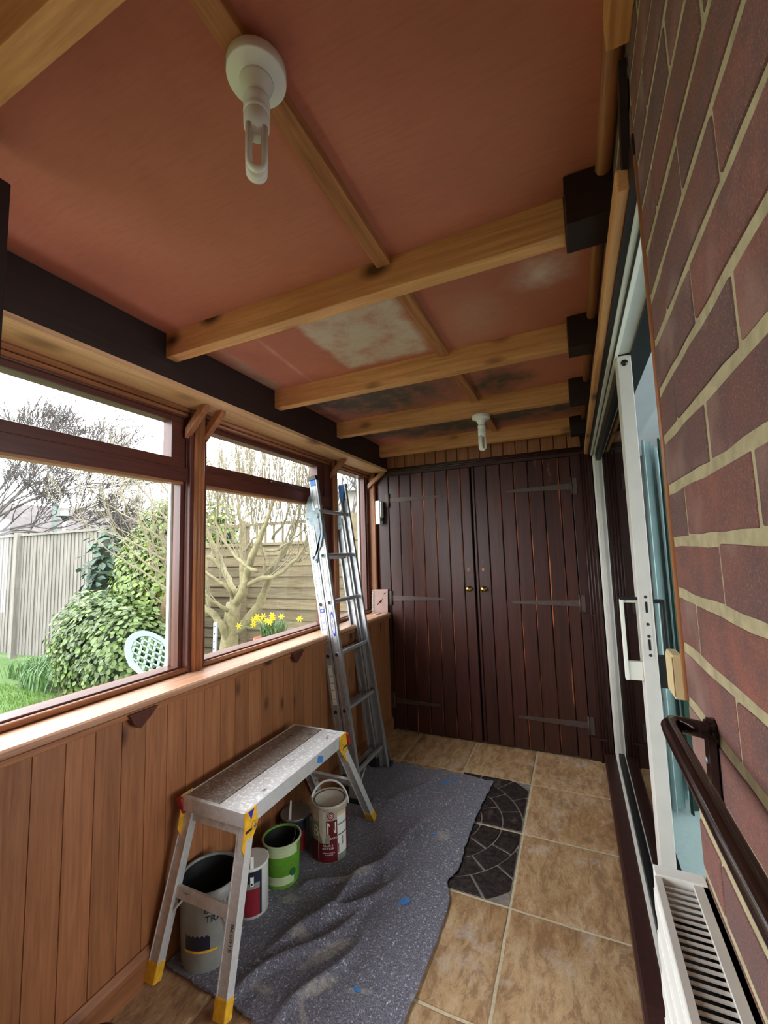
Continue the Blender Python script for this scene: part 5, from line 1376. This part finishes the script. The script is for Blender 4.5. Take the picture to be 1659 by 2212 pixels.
# mint chair
def chair():
    Y = 2.55; c = P(330, 1420, Y)
    root = thing('garden_chair', (c.x, Y, GZ), 'pale mint plastic garden chair with lattice back below the bush', 'chair')
    e = Vector((.607, .795, 0)); v_ = Vector((-.795, .607, 0)); ux = (e*.75+v_*.66).normalized(); nf = (e*.66-v_*.75).normalized()
    uz = (Vector((0, 0, 1))*.85-nf*.50-e*.12).normalized(); n = ux.cross(uz)
    cc = c+Vector((0, 0, .0)); rx, rz = .225, .265
    ring = MB(); N = 36; vs = []
    for k in range(N):
        a = 2*math.pi*k/N
        for rr in (1.0, .78):
            for dz in (-.007, .007): vs.append(cc+ux*math.cos(a)*rx*rr*(1 if math.sin(a) > 0 else .92)+uz*math.sin(a)*rz*rr+n*dz)
    fs = []
    for k in range(N):
        a, b = 4*k, 4*((k+1) % N); fs += [(a, b, b+2, a+2), (a+1, a+3, b+3, b+1), (a, a+1, b+1, b), (a+2, b+2, b+3, a+3)]
    ring.add(vs, fs); ring.build('back_frame', 'mint', root, .003)
    lat = MB()
    for s in (-1, 1):
        for k in range(-3, 4):
            t = k*.055
            # line along direction (1, s) through offset t
            dv = Vector((1, s*1.15)).normalized(); ov = Vector((-dv.y, dv.x))*t
            half = math.sqrt(max(0, 1-(t/.19)**2))*.178
            p0 = cc+ux*(ov.x-dv.x*half)+uz*(ov.y-dv.y*half)*1.08; p1 = cc+ux*(ov.x+dv.x*half)+uz*(ov.y+dv.y*half)*1.08
            if half > .03: lat.obox(p0, p1, (uz*dv.x-ux*dv.y)*.008, n*.005)
    lat.build('lattice', 'mint', root)
    base = cc-uz*.34; seat = MB(); f_ = nf
    f_ = Vector((f_.x, f_.y, 0)).normalized()
    seat.obox(base+Vector((0, 0, -.04)), base+f_*.42+Vector((0, 0, -.02)), ux*.21, Vector((0, 0, .014))); seat.build('seat', 'mint', root, .008)
    for sx in (-1, 1):
        MB().tube([cc+ux*rx*sx*.95, base+ux*.225*sx+Vector((0, 0, .16)), base+f_*.38+ux*.24*sx+Vector((0, 0, .15)), base+f_*.40+ux*.22*sx], .017, 8).build('armrest', 'mint', root)
        for q in (0, .40):
            t0 = base+ux*.19*sx+f_*q; MB().tube([t0, Vector((t0.x+ux.x*.03*sx, t0.y, GZ))], .018, 8).build('leg', 'mint', root)
chair()
# terracotta bowl of daffodils on a plinth
def daffs():
    Y = 3.0; c = P(590, 1386, Y); c.z += .03
    pl = box('plinth', c.x-.16, c.x+.16, Y-.16, Y+.16, GZ, c.z-.115, 'stone', None, .006, loc=(c.x, Y, GZ)); tag(pl, 'concrete plinth under the daffodil bowl, mostly hidden by the sill', 'plinth')
    root = thing('daffodil_bowl', (c.x, Y, c.z-.115), 'terracotta bowl of yellow daffodils outside the middle window', 'flower pot')
    b = (c.x, Y, c.z-.115); MB().lathe([(0, 0), (.10, 0), (.14, .07), (.155, .10), (.166, .102), (.168, .122), (.155, .124), (.148, .105), (0, .10)], b, 32).build('bowl', 'terracotta', root)
    mb = MB(); random.seed(4); blades(mb, c.x, Y, c.z-.01, 150, .19, .09, .006, .35); q = mb.build('foliage', 'spear', root); q['kind'] = 'stuff'
    for k in range(15):
        px, py = (random.choice((548, 556, 562, 569, 576, 583, 588)), rnd(1326, 1350)) if k < 12 else [(608, 1332), (647, 1337), (516, 1352)][k-12]
        h_ = P(px, py, Y+rnd(-.08, .05)); s0 = Vector((c.x+rnd(-.07, .07), Y+rnd(-.06, .06), c.z))
        fl_ = MB().tube([s0, s0.lerp(h_, .6)+Vector((0, 0, .02)), h_], .0028, 5).build('flower_stem', 'spear', root)
        f = MB(); fd = (Vector((0, 0, H))-h_).normalized()+Vector((rnd(-.5, .5), rnd(-.3, .3), rnd(-.3, .3))); R = fd.to_track_quat('Z', 'Y').to_matrix()
        for j in range(6):
            a = j*math.pi/3; v = lambda r_, da, z_: h_+R@Vector((r_*math.cos(a+da), r_*math.sin(a+da), z_))
            f.add([v(.003, 0, .002), v(.018, .35, .004), v(.032, 0, 0), v(.018, -.35, .004)], [(0, 1, 2, 3)])
        t_ = MB().lathe([(.004, 0), (.007, .012), (.011, .018), (.006, .012), (0, .004)], (0, 0, 0), 10)
        f.add([h_+R@Vector(v) for v in t_.v], t_.f, 0, True)
        f.build('flower', 'petal', root)
daffs()
random.seed(17)
# galvanised post leaning by the tree foot
a, b_ = P(462, 1430, 2.75), P(466, 1345, 2.75)
gp = thing('metal_post', (a.x, 2.75, GZ), 'perforated galvanised post at the foot of the pruned tree', 'post')
MB().obox((a.x, 2.75, GZ), b_, (.02, 0, 0), (0, .008, 0)).build('post_body', 'galv', gp, .002)
for k in range(5):
    q = a.lerp(b_, .15+k*.19); MB().tube([q+Vector((0, -.008, 0)), q+Vector((0, -.012, 0))], .006, 8).build('bolt', 'iron', gp)
# house roof, flue, lamp globe and chimney behind fence 1
hs = thing('neighbour_house', (-24, 6.0, GZ), 'low house with a dark slate roof beyond the silver fence', 'house')
rdg = P(60, 1091, 10.2); rzz = rdg.z; rx = rdg.x
MB().prism([(rx+3.4, -4, rzz-2.2), (rx, -4, rzz), (rx-3.4, -4, rzz-2.2)], (0, 19.5, 0)).build('roof', 'roof', hs)
box('wall', rx-3, rx+3, -3.6, 15.2, GZ, rzz-2.15, 'housewall', hs)
ch = MB(); q = P(160, 1100, 12.4); ch.box(q.x-.25, q.x+.25, 12.2, 12.8, q.z-2.0, q.z+.0).box(q.x-.3, q.x+.3, 12.15, 12.85, q.z+.0, q.z+.1); ch.build('chimney', 'housewall', hs)
q = P(120, 1103, 9.5); q2 = P(119, 1086, 9.5)
fp = thing('flue_pipe', (q.x, 9.5, GZ), 'grey flue pipe against the slate roof', 'pipe'); MB().lathe([(.11, GZ-q.z), (.11, q2.z-q.z-.06), (.13, q2.z-q.z-.05), (.13, q2.z-q.z)], q, 16).build('pipe_body', 'zincpipe', fp)
q = P(140, 1110, 8.5)
gl_ = thing('globe_lamp', (q.x, 8.5, GZ), 'white globe lamp on a post beyond the silver fence', 'lamp')
MB().tube([(q.x, 8.5, GZ), (q.x, 8.5, q.z-.08)], .05, 8).build('post', 'whitegrey', gl_)
MB().lathe([(.001, -.12), (.07, -.10), (.12, 0), (.10, .08), (.001, .13)], q, 16).build('globe', 'whiteplastic', gl_); MB().lathe([(.06, -.22), (.11, -.12), (.26, -.10), (.26, -.085), (0, -.08)], q, 16).build('lamp_collar', 'seal', gl_)
# pale building with a grey roof seen through window 3
q = P(760, 1100, 8.2)
sh_ = thing('garden_building', (q.x, 8.2, GZ), 'pale stone outbuilding with a rounded grey roof seen through the small window', 'building')
zr0, zr1 = P(760, 1062, 8.2).z, P(760, 1036, 8.2).z
box('wall', q.x-1.3, q.x+2.4, 8.2, 10, GZ, zr0, 'housewall', sh_)
MB().prism([(q.x-1.4, 8.0, zr0), (q.x-1.2, 8.0, zr0+(zr1-zr0)*.7), (q.x-.6, 8.0, zr1), (q.x+1.8, 8.0, zr1+.05), (q.x+2.5, 8.0, zr0)], (0, 2.2, 0)).build('roof', 'zincpipe', sh_)
for dx in (-.9, .2): box('pillar', q.x+dx, q.x+dx+.08, 8.1, 8.2, GZ, zr0, 'zincpipe', sh_)

for o in bpy.data.objects:
    if '_base' in o: del o['_base']
